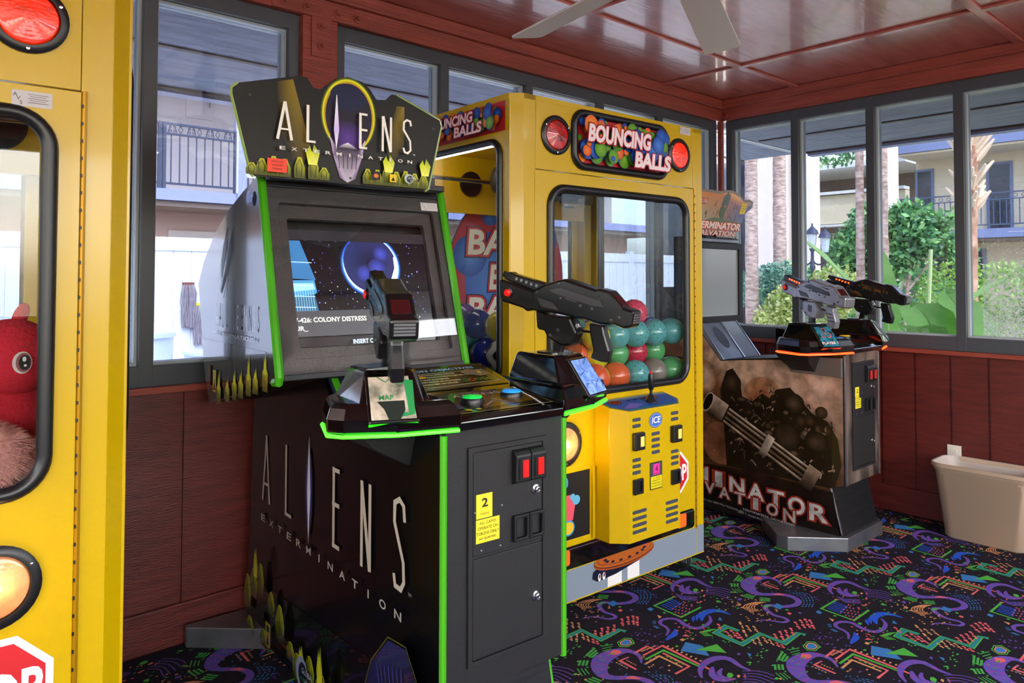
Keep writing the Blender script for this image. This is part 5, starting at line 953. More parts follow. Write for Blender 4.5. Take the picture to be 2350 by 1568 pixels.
        A.rect(-1.155, .955, -1.12, 1.03, '#e0c81c'); A.poly([(-1.15, .96), (-1.135, 1.0), (-1.125, .96)], '#15140a'); A.rect(-1.215, .97, -1.185, 1.04, '#7a3418')
        for i, c in enumerate('ALIENS'): A.text(c, -1.12+.075*i, 1.225, .085, '#8c8c94', sx=.35)
        A.text('EXTERMINATION', -.95, 1.16, .013, '#9c9ca4', width=.42)
        A.stroke([(-1.12, 1.3), (-1.06, 1.38), (-1.02, 1.46), (-1.0, 1.52)], [.02, .04, .05, .01], '#20263c'); A.stroke([(-1.1, 1.28), (-1.05, 1.35), (-1.02, 1.43)], .004, '#5a70a8'); A.stroke([(-1.06, 1.3), (-1.04, 1.4), (-1.0, 1.48)], .003, '#445898')
        A.ell(-.80, 1.60, .02, .024, '#7c808c', 20); A.ell(-.797, 1.60, .015, .019, '#15161c', 20); A.text('GLOBAL', -.77, 1.605, .008, '#a8acb8', width=.035); A.text('VR', -.775, 1.592, .008, '#a8acb8')
        A.build('side_print', 'artsheenart', mo)
        # marquee: shaped acrylic sheet
        ym, zb = .655, 1.648
        T_ = [(-.285, 1.672), (-.30, 1.69)]
        out = [(-.236, 1.652), (.355, 1.652), (.368, 1.66), (.42, 1.885), (.412, 1.905), (.24, 1.966), (.222, 1.966), (.20, 1.944), (.165, 1.94), (.14, 1.972), (.11, 1.99), (.062, 1.998), (.02, 1.985), (-.012, 1.96), (-.03, 1.942), (-.055, 1.945), (-.075, 1.972), (-.10, 1.974), (-.285, 1.922), (-.303, 1.905), (-.302, 1.885), (-.245, 1.66)]
        m = MB(); m.prism(out, ym, ym+.008, XZ); mq = m.build('marquee', 'black', p, bevel=.001)
        E_ = [(u-.006*(1 if u < 0 else -1), v) for u, v in out]; m = MB()
        m.tube([Vector((u, ym+.004, v)) for u, v in (out[18:22]+out[:1])], .006, 6); m.build('marquee_edge', 'acrylicedge', mq, smooth=True); m = MB(); m.tube([Vector((u, ym+.004, v)) for u, v in out[1:6]], .006, 6); m.build('marquee_edge', 'acrylicedge', mq, smooth=True)
        A = Art((0, ym-.0005, 0), (1, 0, 0), (0, 0, 1), (0, -1, 0), eps=.0003); A.poly(out, '#120f08')
        A.poly([(-.17, 1.945), (-.12, 1.96), (-.06, 1.75), (-.10, 1.68), (-.16, 1.8)], ['#2c240a', '#8a7418', '#5a4a10', '#2a2408', '#1c1808']); A.poly([(.24, 1.93), (.27, 1.93), (.27, 1.8), (.22, 1.72), (.2, 1.78)], ['#4a4010', '#8a7418', '#3c340c', '#1c1808', '#2a2408'])
        A.ell(.0665, 1.874, .0965, .121, '#5a6410', 44); A.ell(.0665, 1.873, .092, .117, '#d8e01c', 44); A.ell(.0665, 1.871, .086, .111, '#c89a18', 44); A.ell(.0665, 1.869, .081, .107, '#1a1024', 44); A.grad((.062, 1.80), .06, '#5a3494', '#181026', 26); A.grad((.062, 1.765), .028, '#e8dcff', '#4a2c88', 20, ry=.02)
        A.ell(.062, 1.93, .062, .045, '#141a3c', 24)
        # generic pale crest below the arch
        A.poly([(.0, 1.80), (.012, 1.74), (.035, 1.67), (.062, 1.656), (.09, 1.67), (.112, 1.74), (.124, 1.80), (.1, 1.765), (.062, 1.785), (.024, 1.765)], ['#e8d8f4', '#a894b8', '#5a4c68', '#c8bcd4', '#5a4c68', '#a894b8', '#e8d8f4', '#30243c', '#f4ecff', '#30243c'])
        for k in range(5): A.stroke([(.03+.016*k, 1.745), (.034+.014*k, 1.70)], .002, '#1c1424')
        for x, h in ((-.245, .035), (-.215, .05), (-.18, .06), (-.145, .055), (-.10, .065), (-.055, .07), (-.02, .04), (.13, .05), (.165, .05), (.2, .07), (.235, .05), (.27, .055), (.305, .05), (.34, .05)):
            A.poly([(x-.017, 1.656), (x+.017, 1.656), (x+.018, 1.656+h*.5), (x+.006, 1.656+h), (x-.006, 1.656+h), (x-.018, 1.656+h*.5)], ['#4a4c0c', '#4a4c0c', '#8a9014', '#c8cc28', '#b8bc20', '#6a7010'])
            A.stroke([(x-.008, 1.662), (x-.01, 1.656+h*.6), (x, 1.656+h*.9), (x+.009, 1.656+h*.55), (x+.006, 1.662)], .002, '#24240a')
        for x, h in ((-.06, .105), (.205, .1), (.345, .1)): A.poly([(x-.014, 1.70), (x+.014, 1.70), (x+.022, 1.705+h*.3), (x+.004, 1.66+h), (x-.002, 1.66+h*.75), (x-.01, 1.66+h*.95), (x-.022, 1.705+h*.3)], ['#f4f470', '#f4f470', '#c8d818', '#8aa010', '#d8e020', '#8aa010', '#c8d818'])
        lt = '#f4f0e4'; w = .009; zt, zb_ = 1.884, 1.768
        A.stroke([(-.172, zb_), (-.150, zt)], w, lt); A.stroke([(-.128, zb_), (-.150, zt)], w, lt); A.stroke([(-.163, zb_+.032), (-.137, zb_+.032)], w*.6, lt)
        A.rect(-.082, zb_, -.073, zt, lt); A.rect(-.082, zb_, -.052, zb_+.007, lt)
        A.poly([(.017, 1.755), (.026, 1.82), (.018, 1.93), (.016, 1.93), (.008, 1.82)], ['#ffffff', '#d8c8ff', '#ffffff', '#ffffff', '#d8c8ff'])
        A.rect(.095, zb_, .104, zt, lt); 
        for zz in (zb_, zt-.007, (zb_+zt)/2): A.rect(.095, zz, .124, zz+.007, lt)
        A.rect(.176, zb_, .184, zt, lt); A.rect(.206, zb_, .214, zt, lt); A.stroke([(.181, zt), (.209, zb_)], w, lt)
        A.stroke([(.286, zt-.02), (.283, zt-.004), (.270, zt-.001), (.259, zt-.01), (.258, zt-.035), (.283, zb_+.045), (.285, zb_+.014), (.274, zb_+.003), (.262, zb_+.006), (.257, zb_+.02)], .007, lt); A.text('TM', .298, 1.768, .005, lt)
        for i, c in enumerate('EXTERMINATION'): A.text(c, -.158+i*.0365, 1.742, .0105, '#e8e4dc', width=.003 if c == 'I' else .017, off=.015)
        A.rect(-.205, 1.666, -.145, 1.707, '#f04a30')
        for i, t_ in enumerate(('ANIMATED', 'VIOLENCE', 'STRONG')): A.text(t_, -.175, 1.698-.011*i, .0055, '#4a1010')
        A.rect(.138, 1.672, .168, 1.698, '#1c0f24'); A.ell(.153, 1.684, .009, .007, '#e07818', 10); A.rect(.203, 1.668, .228, 1.694, '#e8c81c'); A.poly([(.208, 1.672), (.223, 1.672), (.2155, 1.686)], '#15140a')
        A.ell(.276, 1.684, .018, .016, '#b8c0c4', 20); A.ell(.279, 1.683, .013, .012, '#2a3034', 20); A.text('GLOBAL', .287, 1.687, .0075, '#c8d0d4', width=.034); A.text('VR', .285, 1.677, .0075, '#c8d0d4')
        for q in ((-.26, 1.885), (.37, 1.865), (.31, 1.68), (-.235, 1.69), (.06, 1.668)): A.ell(q[0], q[1], .004, .004, '#3a3a3a', 12)
        A.build('marquee_print', 'artmarq', mq)
        m = MB(); m.box(-.12, .40, ym+.0085, ym+.1, 1.668, 1.70); m.build('marquee_bracket', 'black', p)
    else:
        X0, X1 = -.07, .475
        m = MB(); m.box(X0+.01, X1-.01, .87, .98, 1.06, 1.60); m.prism([(.905, 1.04), (.905, 1.12), (1.15, 1.3), (1.15, .9)], .05, .35, YZ); mo = m.build('monitor_cabinet', 'black', p, bevel=.003)
        m = MB(); holed(m, X0, X1, 1.078, 1.568, X0+.04, X1-.04, 1.125, 1.53, .004, .845, .872, XZ, n=2); m.build('screen_surround', 'black', mo, bevel=.003)
        m = MB(); m.box(X0+.038, X1-.038, .858, .866, 1.122, 1.532); m.build('display', 'screenoff', mo)
        m = MB(); m.box(X0+.02, X1-.05, .84, .90, 1.571, 1.59); m.build('top_ledge', 'brushed', mo, bevel=.002)
        # marquee leaning forward
        u3 = Vector((0, -.10, .30)).normalized(); n3 = Vector((0, -u3.z, u3.y)); O3 = Vector((0, .86, 1.605)); fm = lambda a, b, w: O3+Vector((1, 0, 0))*a+u3*b*1.06+n3*w
        out = [(X0+.03, .01), (.10, .01), (.13, .03), (.19, .03), (.2, 0.0), (.40, .0), (.445, .165), (.50, .20), (.495, .225), (.455, .235), (.39, .228), (.33, .255), (.25, .275), (.17, .272), (.12, .262), (X0-.01, .262), (X0-.05, .23), (X0, .15)]
        m = MB(); m.prism(out, -.004, .004, fm); mq = m.build('marquee', 'acrylicsmoke', p, bevel=.001)
        A = Art(fm(0, 0, .0045), (1, 0, 0), u3, n3, eps=.0003); A.poly(out, ['#8a90a0', '#8a90a0', '#8a8478', '#8a8478', '#7c88a0', '#a0a4b0', '#4a58a0', '#8a94b0', '#7a7c98', '#a08478', '#d8a070', '#e8b880', '#e0a868', '#d89858', '#c87c40', '#d88848', '#c07840', '#b0a080'])
        A.poly([(.19, .27), (.165, .25), (.16, .2), (.15, .15), (.17, .12), (.21, .11), (.225, .17), (.235, .24), (.225, .265)], ['#4c6068', '#4c6068', '#3c4c50', '#584838', '#3c5030', '#3a4030', '#5a6440', '#4c6068', '#4c6068'])
        for x, y in ((.165, .185), (.2, .19)): A.ell(x, y, .006, .005, '#ff7040', 10)
        rn = random.Random(6)
        for k in range(40): x = rn.uniform(.0, .36); y = rn.uniform(.09, .19); A.k = 4; A.poly([(x, y), (x+.008, y), (x+.004+rn.uniform(-.006, .006), y+rn.uniform(.015, .045))], rn.choice(('#6a5830', '#4a5028', '#a07838', '#3a4824')))
        A.k = 6; A.poly([(-.02, .085), (.12, .12), (.36, .1), (.42, .1), (.42, .075), (.1, .07)], '#506848')
        A.rect(.37, .155, .43, .22, '#e8c820')
        for i, t_ in enumerate(('ANIMATED', 'VIOLENCE', 'MILD')): A.text(t_, .40, .206-.015*i, .007, '#3a3410')
        A.text('TERMINATOR', .19, .072, .04, '#e8dcd4', width=.46, off=.03, out=((.08, '#e05038'),)); A.text('SALVATION', .18, .026, .03, '#d8c8c0', width=.4, off=.02, out=((.07, '#c85848'),))
        A.text('RAW', -.045, .21, .03, '#e8dcd0', out=((.1, '#c84030'),))
        A.build('marquee_print', 'art', mq)
        for q in ((.195, .255), (.465, .19), (.385, .04), (.11, .025)):
            m = MB(); m.lathe([(.004, .0045), (.004, .0075), (.001, .008)], lambda a, b, h: fm(q[0]+a, q[1]+b, h), 8); m.build('screw', 'black', mq)
        m = MB(); m.box(.10, .34, .865, .895, 1.575, 1.66); m.build('marquee_bracket', 'black', p)
    return p
mat('steeldark', '#3a3a3e', .35, metal=.7, noise=('#2c2c30', 10, .3, .7), stretch=(1, 1, 6)); mat('speakdark', '#3f4656', .5)
mat('artfront', '#7a6a60', .3, coat=.4, noise=('#2c2420', 9, .4, .6), stretch=(1, 1, .25)); mat('acrylicedge', '#a8c870', .1, coat=1); mat('acrylicsmoke', '#8a8078', .2)
mat('artsheen', '#0c0c10', .16, coat=1); artmat('artsheenart', .16, 1)
mat('artblack', '#08070a', .25, coat=.25)
c1 = gun_cabinet((-3.489, -1.426, 0), -3.6, 'a'); tag(c1, 'black light gun arcade cabinet with green edging and lit planet screen', 'arcade machine')
c2 = gun_cabinet((-.871, -1.244, 0), -.5, 't'); tag(c2, 'light gun arcade cabinet with brown side artwork and red light strips', 'arcade machine')
# ---- printed artwork on the two pedestals' left sides (u runs towards the player)
A = Art((-.0046, 0, 0), (0, -1, 0), (0, 0, 1), (-1, 0, 0), eps=.0004)
def L_(y, z): return (-y, z)
lt = '#c0b4a4'; zt, zb_ = .776, .535; w = .017
A.poly([L_(1.33, .04), L_(.03, .04), L_(.03, .32), L_(.3, .3), L_(1.33, .22)], ['#0d0d06', '#0a0a08', '#0b0a0e', '#0b0a0e', '#0d0c06'])
A.stroke([L_(1.19, zb_), L_(1.155, zt)], w*.8, lt); A.stroke([L_(1.12, zb_), L_(1.155, zt)], w*.8, lt); A.stroke([L_(1.175, .60), L_(1.135, .60)], .01, lt)
A.rect(-.972, zb_, -.957, zt, lt); A.rect(-.972, zb_, -.915, zb_+.012, lt)
A.grad(L_(.769, .66), .03, '#4a5ac0', '#0c0a12', 24, ry=.14, steps=5); A.poly([L_(.769, .49), L_(.756, .66), L_(.769, .84), L_(.782, .66)], '#e8e8f4')
A.rect(-.590, zb_, -.574, zt, lt)
for zz in (zb_, zt-.013, .66): A.rect(-.590, zz, -.54, zz+.013, lt)
A.rect(-.402, zb_, -.386, zt, lt); A.rect(-.352, zb_, -.336, zt, lt); A.stroke([L_(.394, zt), L_(.344, zb_)], w, lt)
A.stroke([L_(.152, .72), L_(.157, .76), L_(.178, .773), L_(.203, .76), L_(.205, .71), L_(.158, .615), L_(.155, .565), L_(.17, .543), L_(.2, .545), L_(.207, .575)], .014, lt); A.text('TM', -.125, .545, .009, lt)
for i, c in enumerate('EXTERMINATION'): A.text(c, -1.165+i*.0825, .478, .024, '#b4aca4', width=.006 if c == 'I' else .035, off=.015)
rn = random.Random(31)
for y, z0, h, s_ in ((1.345-.04, .10, .15, 1), (1.235, .17, .12, 1), (1.16, .20, .13, .9), (1.05, .17, .09, .9), (.965, .11, .14, 1.1), (1.11, .04, .07, 1), (.86, .09, .07, .9), (.80, .05, .1, 1), (.70, .08, .1, 1), (.61, .05, .12, 1.15), (.52, .03, .08, 1), (.44, .03, .07, 1), (1.22, .05, .07, 1)):
    r_ = .038*s_
    A.poly([L_(y+r_*.8, z0), L_(y-r_*.8, z0), L_(y-r_, z0+h*.45), L_(y-r_*.4, z0+h*.85), L_(y, z0+h*.9), L_(y+r_*.4, z0+h*.85), L_(y+r_, z0+h*.45)], ['#18180a', '#18180a', '#8c9418', '#d0d428', '#c0c820', '#8c9418', '#7a8014'])
    for k in (-.5, 0, .5): A.stroke([L_(y+r_*k, z0+.01), L_(y+r_*k*1.2, z0+h*.5), L_(y+r_*k*.4, z0+h*.85)], .003, '#1c1c0a')
for y, z0, h in ((1.165, .27, .11), (.745, .12, .07), (.605, .12, .12)): A.poly([L_(y+.014, z0), L_(y-.014, z0), L_(y-.022, z0+h*.35), L_(y-.004, z0+h), L_(y+.003, z0+h*.7), L_(y+.010, z0+h*.9), L_(y+.022, z0+h*.35)], ['#e8e430', '#e8e430', '#b0b818', '#788010', '#c8cc20', '#788010', '#b0b818'])
A.rect(-1.055, .075, -1.01, .155, '#a8921c'); A.poly([L_(1.045, .08), L_(1.02, .08), L_(1.033, .12)], '#15140a'); A.ell(-1.033, .135, .013, .012, '#15140a')
A.ell(-.735, .108, .045, .05, '#8c98ac', 24); A.ell(-.725, .105, .034, .038, '#15182a', 24); A.text('GLOBAL', -.69, .12, .018, '#b8bcc8', width=.085); A.text('VR', -.70, .09, .018, '#b8bcc8')
# faint abstract violet machinery mass with a yellow rim near the front edge
A.poly([L_(.30, .02), L_(.33, .2), L_(.27, .33), L_(.18, .42), L_(.09, .43), L_(.035, .36), L_(.04, .05)], ['#0c0a14', '#181430', '#1c1a3c', '#2a2a58', '#20204a', '#15132c', '#0c0a14'])
A.stroke([L_(.33, .2), L_(.27, .335), L_(.18, .428), L_(.09, .436), L_(.035, .37)], .004, '#4a4c14')
for k in range(7): A.stroke([L_(.24-.022*k, .34+.006*k), L_(.22-.02*k, .28)], .005, '#3c3c70')
for k in range(5): A.stroke([L_(.29, .22-.03*k), L_(.2, .24-.03*k), L_(.1, .2-.03*k)], .004, '#24224a')
A.poly([L_(.6, .70), L_(.1, .9), L_(.02, .86), L_(.02, .62), L_(.3, .58)], ['#0c0a0d', '#12120a', '#0c0b0d', '#0c0b0d', '#16130a']) if False else None
A.build('side_print', 'artdark', c1)
# cabinet 2 side
A = Art((-.0046, 0, 0), (0, -1, 0), (0, 0, 1), (-1, 0, 0), eps=.0004)
pts = [L_(1.18, .035), L_(.022, .035), L_(.073, .30), L_(.004, .322), L_(.004, .94), L_(.39, .918), L_(.70, .885), L_(.875, 1.09), L_(1.18, 1.09)]
A.poly(pts, ['#120d0b', '#0f0c0b', '#4a2c1c', '#5a3824', '#b09080', '#7a3c18', '#c8a488', '#8a5c38', '#8a5c38'])
A.grad(L_(.74, .80), .24, '#d8b49c', '#7c4a2c', 30, ry=.2, steps=5) if False else None
A.poly([L_(1.18, .035), L_(.022, .035), L_(.06, .28), L_(.5, .30), L_(.9, .28), L_(1.18, .3)], ['#0e0b0a', '#0c0a0a', '#1a100c', '#281610', '#1c120e', '#281610'])
for (y, z, ry, rz_, c1_, c2_) in ((.80, .78, .07, .10, '#d8b8a0', '#8a5c3c'), (.44, .70, .12, .12, '#7a3810', '#a8785a'), (.12, .80, .09, .12, '#c8a898', '#a8806c'), (.70, .42, .12, .12, '#5a3420', '#7c5038')): A.grad(L_(y, z), ry, c1_, c2_, 26, ry=rz_, steps=4)
rn = random.Random(8)
for k in range(150):
    y, z = rn.uniform(.02, .8), rn.uniform(.32, .9); A.k = 12; A.poly(circ(5, rn.uniform(.0008, .003), -y, z), rn.choice(('#e8d4c4', '#c89c7c', '#3a2014', '#e0c0a8')))
# dark abstract mass of scrap metal
blk = [L_(.66, .30), L_(.68, .55), L_(.70, .72), L_(.66, .83), L_(.62, .85), L_(.58, .80), L_(.56, .70), L_(.50, .68), L_(.44, .73), L_(.40, .71), L_(.36, .76), L_(.28, .78), L_(.22, .72), L_(.16, .66), L_(.08, .63), L_(.03, .55), L_(.012, .42), L_(.05, .30)]
A.k = 13; A.poly(blk, '#1a120e')
for k in range(230):
    y, z = rn.uniform(.05, .66), rn.uniform(.33, .78)
    if z > .8-abs(y-.35)*.5: continue
    a = rn.uniform(0, PI); l_ = rn.uniform(.008, .04); A.k = 15+k % 4; A.stroke([L_(y, z), L_(y+l_*math.cos(a), z+l_*math.sin(a)), L_(y+l_*math.cos(a)+.008, z+l_*math.sin(a)-.012)], rn.uniform(.002, .008), rn.choice(('#3a2a20', '#6c5646', '#0a0706', '#7c6450', '#2a1c14', '#9c8470')))
for k in range(34):
    y, z = rn.uniform(.08, .6), rn.uniform(.38, .70); A.k = 16+k % 3; r_ = rn.uniform(.012, .04)
    if z < .8-abs(y-.35)*.5: A.grad(L_(y, z), r_, rn.choice(('#6a5240', '#4a3628', '#8a705c')), '#140d0a', 14, ry=r_*rn.uniform(.4, 1), steps=3)
A.k = 20
for (y, z, r_) in ((.62, .77, .055), (.26, .70, .06), (.30, .52, .08), (.14, .52, .06)): A.grad(L_(y, z), r_, '#4a382c', '#120c0a', 20, ry=r_*.9, steps=3)
# multi barrelled cannon lying across
c0, c1_ = Vector((-.775, .645)), Vector((-.115, .30)); d = (c1_-c0).normalized(); n = Vector((-d.y, d.x))
def qd(t0, t1, a, b, cl): P = [c0+d*t0+n*a, c0+d*t1+n*a, c0+d*t1+n*b, c0+d*t0+n*b]; A.poly([tuple(q) for q in P], cl)
LL = (c1_-c0).length
qd(.0, .12, -.058, .058, ['#3a281e', '#2a1c14', '#b09884', '#c8ac98']); qd(.12, LL-.03, -.052, .052, '#15100d')
for a, cc in ((.042, '#c8b4a0'), (.018, '#9c8470'), (-.012, '#6a5444'), (-.038, '#b8a08c')): qd(.13, LL-.05, a-.008, a+.006, ['#5a4638', '#4a382c', cc, cc])
qd(LL*.52, LL*.58, -.066, .062, ['#3a2c22', '#2a1e18', '#e0ccb8', '#c8b09c']); qd(LL-.10, LL-.03, -.062, .064, ['#2a1e18', '#1a120e', '#8c7460', '#a89078'])
A.k += 1; P = [tuple(c0+d*(.028*math.cos(t))+n*(.062*math.sin(t))) for t in [2*PI*k/28 for k in range(28)]]; A.poly(P, '#d0b8a4'); A.poly([tuple(c0+d*(.024*math.cos(t))+n*(.055*math.sin(t))) for t in [2*PI*k/28 for k in range(28)]], '#0c0807')
for t_, y, z, h, wd in (('TERMINATOR', .62, .185, .085, 1.08), ('SALVATION', .66, .12, .062, .80)): pass
for i, c in enumerate('TERMINATOR'): A.text(c, -(1.17-.116*i), .262-.0105*i, .082, '#b8b4b0', width=.03 if c == 'I' else .085, off=.03, out=((.07, '#8a2c1c'),))
for i, c in enumerate('SALVATION'): A.text(c, -(1.05-.0965*i), .188-.0085*i, .062, '#a8a4a0', width=.022 if c == 'I' else .062, off=.02, out=((.07, '#8a2c1c'),))
A.text('TERMINATOR SALVATION', -.40, .083, .012, '#c8c4c0', width=.3, rot=-3); A.text('Copyright 2009 Play Mechanix, Inc.', -.68, .085, .012, '#a8a4a0', width=.28, rot=-3); A.text('2009 T Asset Acquisition Company, LLC.', -.41, .062, .012, '#a8a4a0', width=.34, rot=-3)
A.build('side_print', 'grunge', c2)
m = MB(); m.prism([(.003, .86), (.003, .955), (.32, .945), (.27, .865)], -.022, -.005, YZ); m.build('cup_holder_bracket', 'greydark' if 'greydark' in MT else mat('greydark', '#5c5653', .5).name, c2, bevel=.002)
# ================================================================== OUTSIDE
m = MB(); m.box(-14, 30, .25, 24, -.35, -.12); m.box(.25, 30, -14, .25, -.35, -.12); struct(m.build('ground_outside', 'soil')); 
m = MB(); m.box(-14, 10, .14, 7.9, -.13, -.1); m.box(-22, -8.35, -20, .14, -.13, -.1); m.box(-8.35, 14, -20, -6.35, -.13, -.1); struct(m.build('bounce_paving', 'concrete'))  # unseen pale paving, added to bounce sunlight up to eaves and ceiling
# --- left: hotel block with a balcony, vinyl fence, mops, tubs
b = empty('apartment_building', (0, 8, 0)); g = lambda u, o, z: Vector((u, -o, z))
def bx(nm, mt, par, u0, u1, o0, o1, z0, z1, bev=0): m = MB(); bxf(m, g, u0, u1, o0, o1, z0, z1); return m.build(nm, mt, par, bevel=bev)
bx('upper_wall', 'stucco', b, -9, 10, -1.9, -1.5, 2.6, 5.6); bx('lower_wall', 'stuccopink', b, -9, 10, -1.4, -1.0, -.2, 2.42); bx('balcony_slab', 'slabblue', b, -9, 10, -1.6, .02, 2.44, 2.60)
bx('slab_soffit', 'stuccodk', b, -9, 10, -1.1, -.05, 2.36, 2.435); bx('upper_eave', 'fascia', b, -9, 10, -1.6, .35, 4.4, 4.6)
m = MB(); rail = b
for x0, x1 in ((-3.4, -1.36), (-1.34, -.30), (-.16, 1.0), (1.05, 2.4)):
    r_ = MB(); bxf(r_, g, x0, x1, -.02, .02, 3.50, 3.53); bxf(r_, g, x0, x1, -.015, .015, 3.36, 3.385); bxf(r_, g, x0, x1, -.015, .015, 2.66, 2.69)
    for xx in (x0, x1-.04): bxf(r_, g, xx, xx+.045, -.022, .022, 2.6, 3.53)
    n = max(3, int((x1-x0)/.107))
    for i in range(1, n): bxf(r_, g, x0+(x1-x0)*i/n-.007, x0+(x1-x0)*i/n+.007, -.008, .008, 2.69, 3.36)
    n2 = max(2, int((x1-x0)/.22))
    for i in range(n2):
        cx = x0+(x1-x0)*(i+.5)/n2
        for s_ in (-1, 1):
            P = [Vector((cx+s_*(.012+.045*math.sin(t*.5)**1), 0, 3.445+.055*math.cos(t))) for t in [0, .5, 1, 1.5, 2, 2.5, 3.14]]; r_.tube(P, .006, 5)
            r_.tube([Vector((cx+s_*(.03+.016*math.cos(t)), 0, 3.47+.016*math.sin(t))) for t in [k*.8 for k in range(8)]], .005, 5); r_.tube([Vector((cx+s_*(.03+.016*math.cos(t)), 0, 3.415+.016*math.sin(t))) for t in [k*.8 for k in range(8)]], .005, 5)
        r_.tube([Vector((cx+.11, 0, 3.39)), Vector((cx+.08, 0, 3.44)), Vector((cx+.11, 0, 3.50))], .005, 5); r_.tube([Vector((cx+.11, 0, 3.39)), Vector((cx+.14, 0, 3.44)), Vector((cx+.11, 0, 3.50))], .005, 5)
    r_.build('balcony_railing', 'railnavy', b)
bx('balcony_post', 'slabblue', b, -.30, -.16, -.1, .06, -.2, 4.4); bx('post_trim', 'white', b, -.312, -.298, .0, .065, 2.6, 4.4)
e_ = bx('utility_cupboard', 'white', b, -.68, -.30, -1.5, -1.46, 3.72, 4.25, .004) if False else bx('utility_cupboard', 'stucco', b, -.55, -.13, -1.5, -1.47, 3.95, 4.55, .004)
m = MB(); bxf(m, g, -.47, -.22, -1.47, -1.468, 4.42, 4.46); m.build('cupboard_sign', 'black', e_); m = MB(); bxf(m, g, -.19, -.175, -1.47, -1.45, 4.15, 4.3); m.build('handle', 'steel', e_)
bx('red_sign', 'redbtn', b, .02, .5, -1.5, -1.485, 4.45, 4.53); bx('lower_cupboard', 'stucco', b, -.95, -.2, -1.0, -.97, 1.6, 2.08, .004)
tag(b, 'pale stucco building with ironwork balcony beyond the white fence, seen through left windows', 'building')
m = MB(); 
fc = empty('vinyl_fence', (0, 6, 0))
m = MB(); n = 86
for i in range(n): bxf(m, g, -8+i*.2+.004, -8+i*.2+.196, -.012, .012, -.1, 1.66)
bxf(m, g, -8, 9.2, -.006, .004, -.1, 1.65); m.build('boards', 'vinyl', fc)
m = MB(); bxf(m, g, -8, 9.2, -.03, .03, 1.66, 1.815); m.build('top_rail', 'vinyl', fc, bevel=.005)
for x in (-5.6, -3.2, -.8, 1.6, 4.0, 6.4, 8.8): m = MB(); bxf(m, g, x-.06, x+.06, -.06, .06, -.1, 1.86); m.build('post', 'vinyl', fc, bevel=.006)
tag(fc, 'tall white vinyl privacy fence outside the left windows', 'fence')
def mop(x, y, z, ln, cm, lab, sd):
    p = empty('mop_head', (x, y, z)); rn = random.Random(sd); m = MB()
    m.prism([(-.07, 0), (.07, 0), (.05, -.06), (.03, -.13), (-.03, -.13), (-.05, -.06)], -.02, .02, XZ); m.build('clamp', cm, p, bevel=.006)
    m = MB()
    for k in range(90):
        x0 = rn.uniform(-.09, .09); y0 = rn.uniform(-.03, .01); P = [Vector((x0*.7, y0, -.03))]
        for j in range(1, 6): P.append(Vector((x0*(1-.03*j)+rn.uniform(-.007, .007), y0-rn.uniform(0, .02), -.03-ln*j/5*rn.uniform(.94, 1))))
        m.tube(P, .0045, 4)
    m.build('strands', 'mopg', p); return tag(p, lab, 'mop', 'mop heads hanging on the white fence')
mop(-1.64, 5.966, 1.30, .50, 'mopc', 'grey string mop head with brown clamp hanging on white fence', 1)
mop(-1.50, 5.966, 1.06, .46, 'mopy', 'grey string mop head with yellow clamp hanging lower, beside the brown one', 2)
m = MB(); h_ = lambda x, y, h: Vector((x, y, h)); m.lathe([(.26, 0), (.29, .02), (.31, .86), (.335, .87), (.335, .91), (.30, .91), (.29, .86), (.27, .05)], h_, 36, cap=False)
o = m.build('plastic_tub', 'barrelw', None, smooth=True); o.location = (-2.42, 5.0, -.1); tag(o, 'round white plastic tub below the hanging mops outside', 'tub')
m = MB(); m.loft([[Vector((a, c_, z)) for a, c_ in rrect(-.2-k, .2+k, -.15-k, .15+k, .05)] for z, k in ((0, 0), (.62, .03), (.63, .05), (.66, .05))]); o = m.build('storage_box', 'barrelw', None, smooth=True); o.location = (-1.62, 5.3, -.1); tag(o, 'rectangular white plastic box on the ground right of the round tub', 'box')
# --- right: building with yellow walls and blue balcony
q = empty('apartment_building', (14, 0, 0)); g2 = lambda u, o, z: Vector((-o, u, z))
def b2(nm, mt, par, u0, u1, o0, o1, z0, z1, bev=0): m = MB(); bxf(m, g2, u0, u1, o0, o1, z0, z1); return m.build(nm, mt, par, bevel=bev)
b2('wall', 'stuccoyel', q, -9, 4.05, -1.5, -1.2, -.2, 4.30)
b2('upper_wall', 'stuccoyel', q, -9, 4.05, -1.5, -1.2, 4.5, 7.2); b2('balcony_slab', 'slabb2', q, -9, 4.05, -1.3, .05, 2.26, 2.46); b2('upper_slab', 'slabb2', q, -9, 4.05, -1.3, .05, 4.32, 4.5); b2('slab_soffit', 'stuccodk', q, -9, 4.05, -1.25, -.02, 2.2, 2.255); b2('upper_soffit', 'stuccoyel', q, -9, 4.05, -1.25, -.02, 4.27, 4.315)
def rail2(x0, x1, zb):
    r_ = MB(); bxf(r_, g2, x0, x1, -.02, .02, zb+.76, zb+.79); bxf(r_, g2, x0, x1, -.015, .015, zb+.62, zb+.645); bxf(r_, g2, x0, x1, -.015, .015, zb+.07, zb+.10)
    for xx in (x0, x1-.05): bxf(r_, g2, xx, xx+.05, -.022, .022, zb, zb+.79)
    n = int((x1-x0)/.115)
    for i in range(1, n): bxf(r_, g2, x0+(x1-x0)*i/n-.009, x0+(x1-x0)*i/n+.009, -.008, .008, zb+.1, zb+.62)
    for i in range(int((x1-x0)/.16)): 
        cx = x0+.08+.16*i; r_.tube([Vector((0, cx+.045*math.cos(t), zb+.70+.035*math.sin(t))) for t in [k*.9 for k in range(8)]], .007, 5)
    r_.build('balcony_railing', 'railblue', q)
for x0, x1 in ((-3.5, -1.2), (-1.2, 1.1), (1.1, 2.55), (2.55, 4.0)): rail2(x0, x1, 2.46); rail2(x0, x1, 4.5)
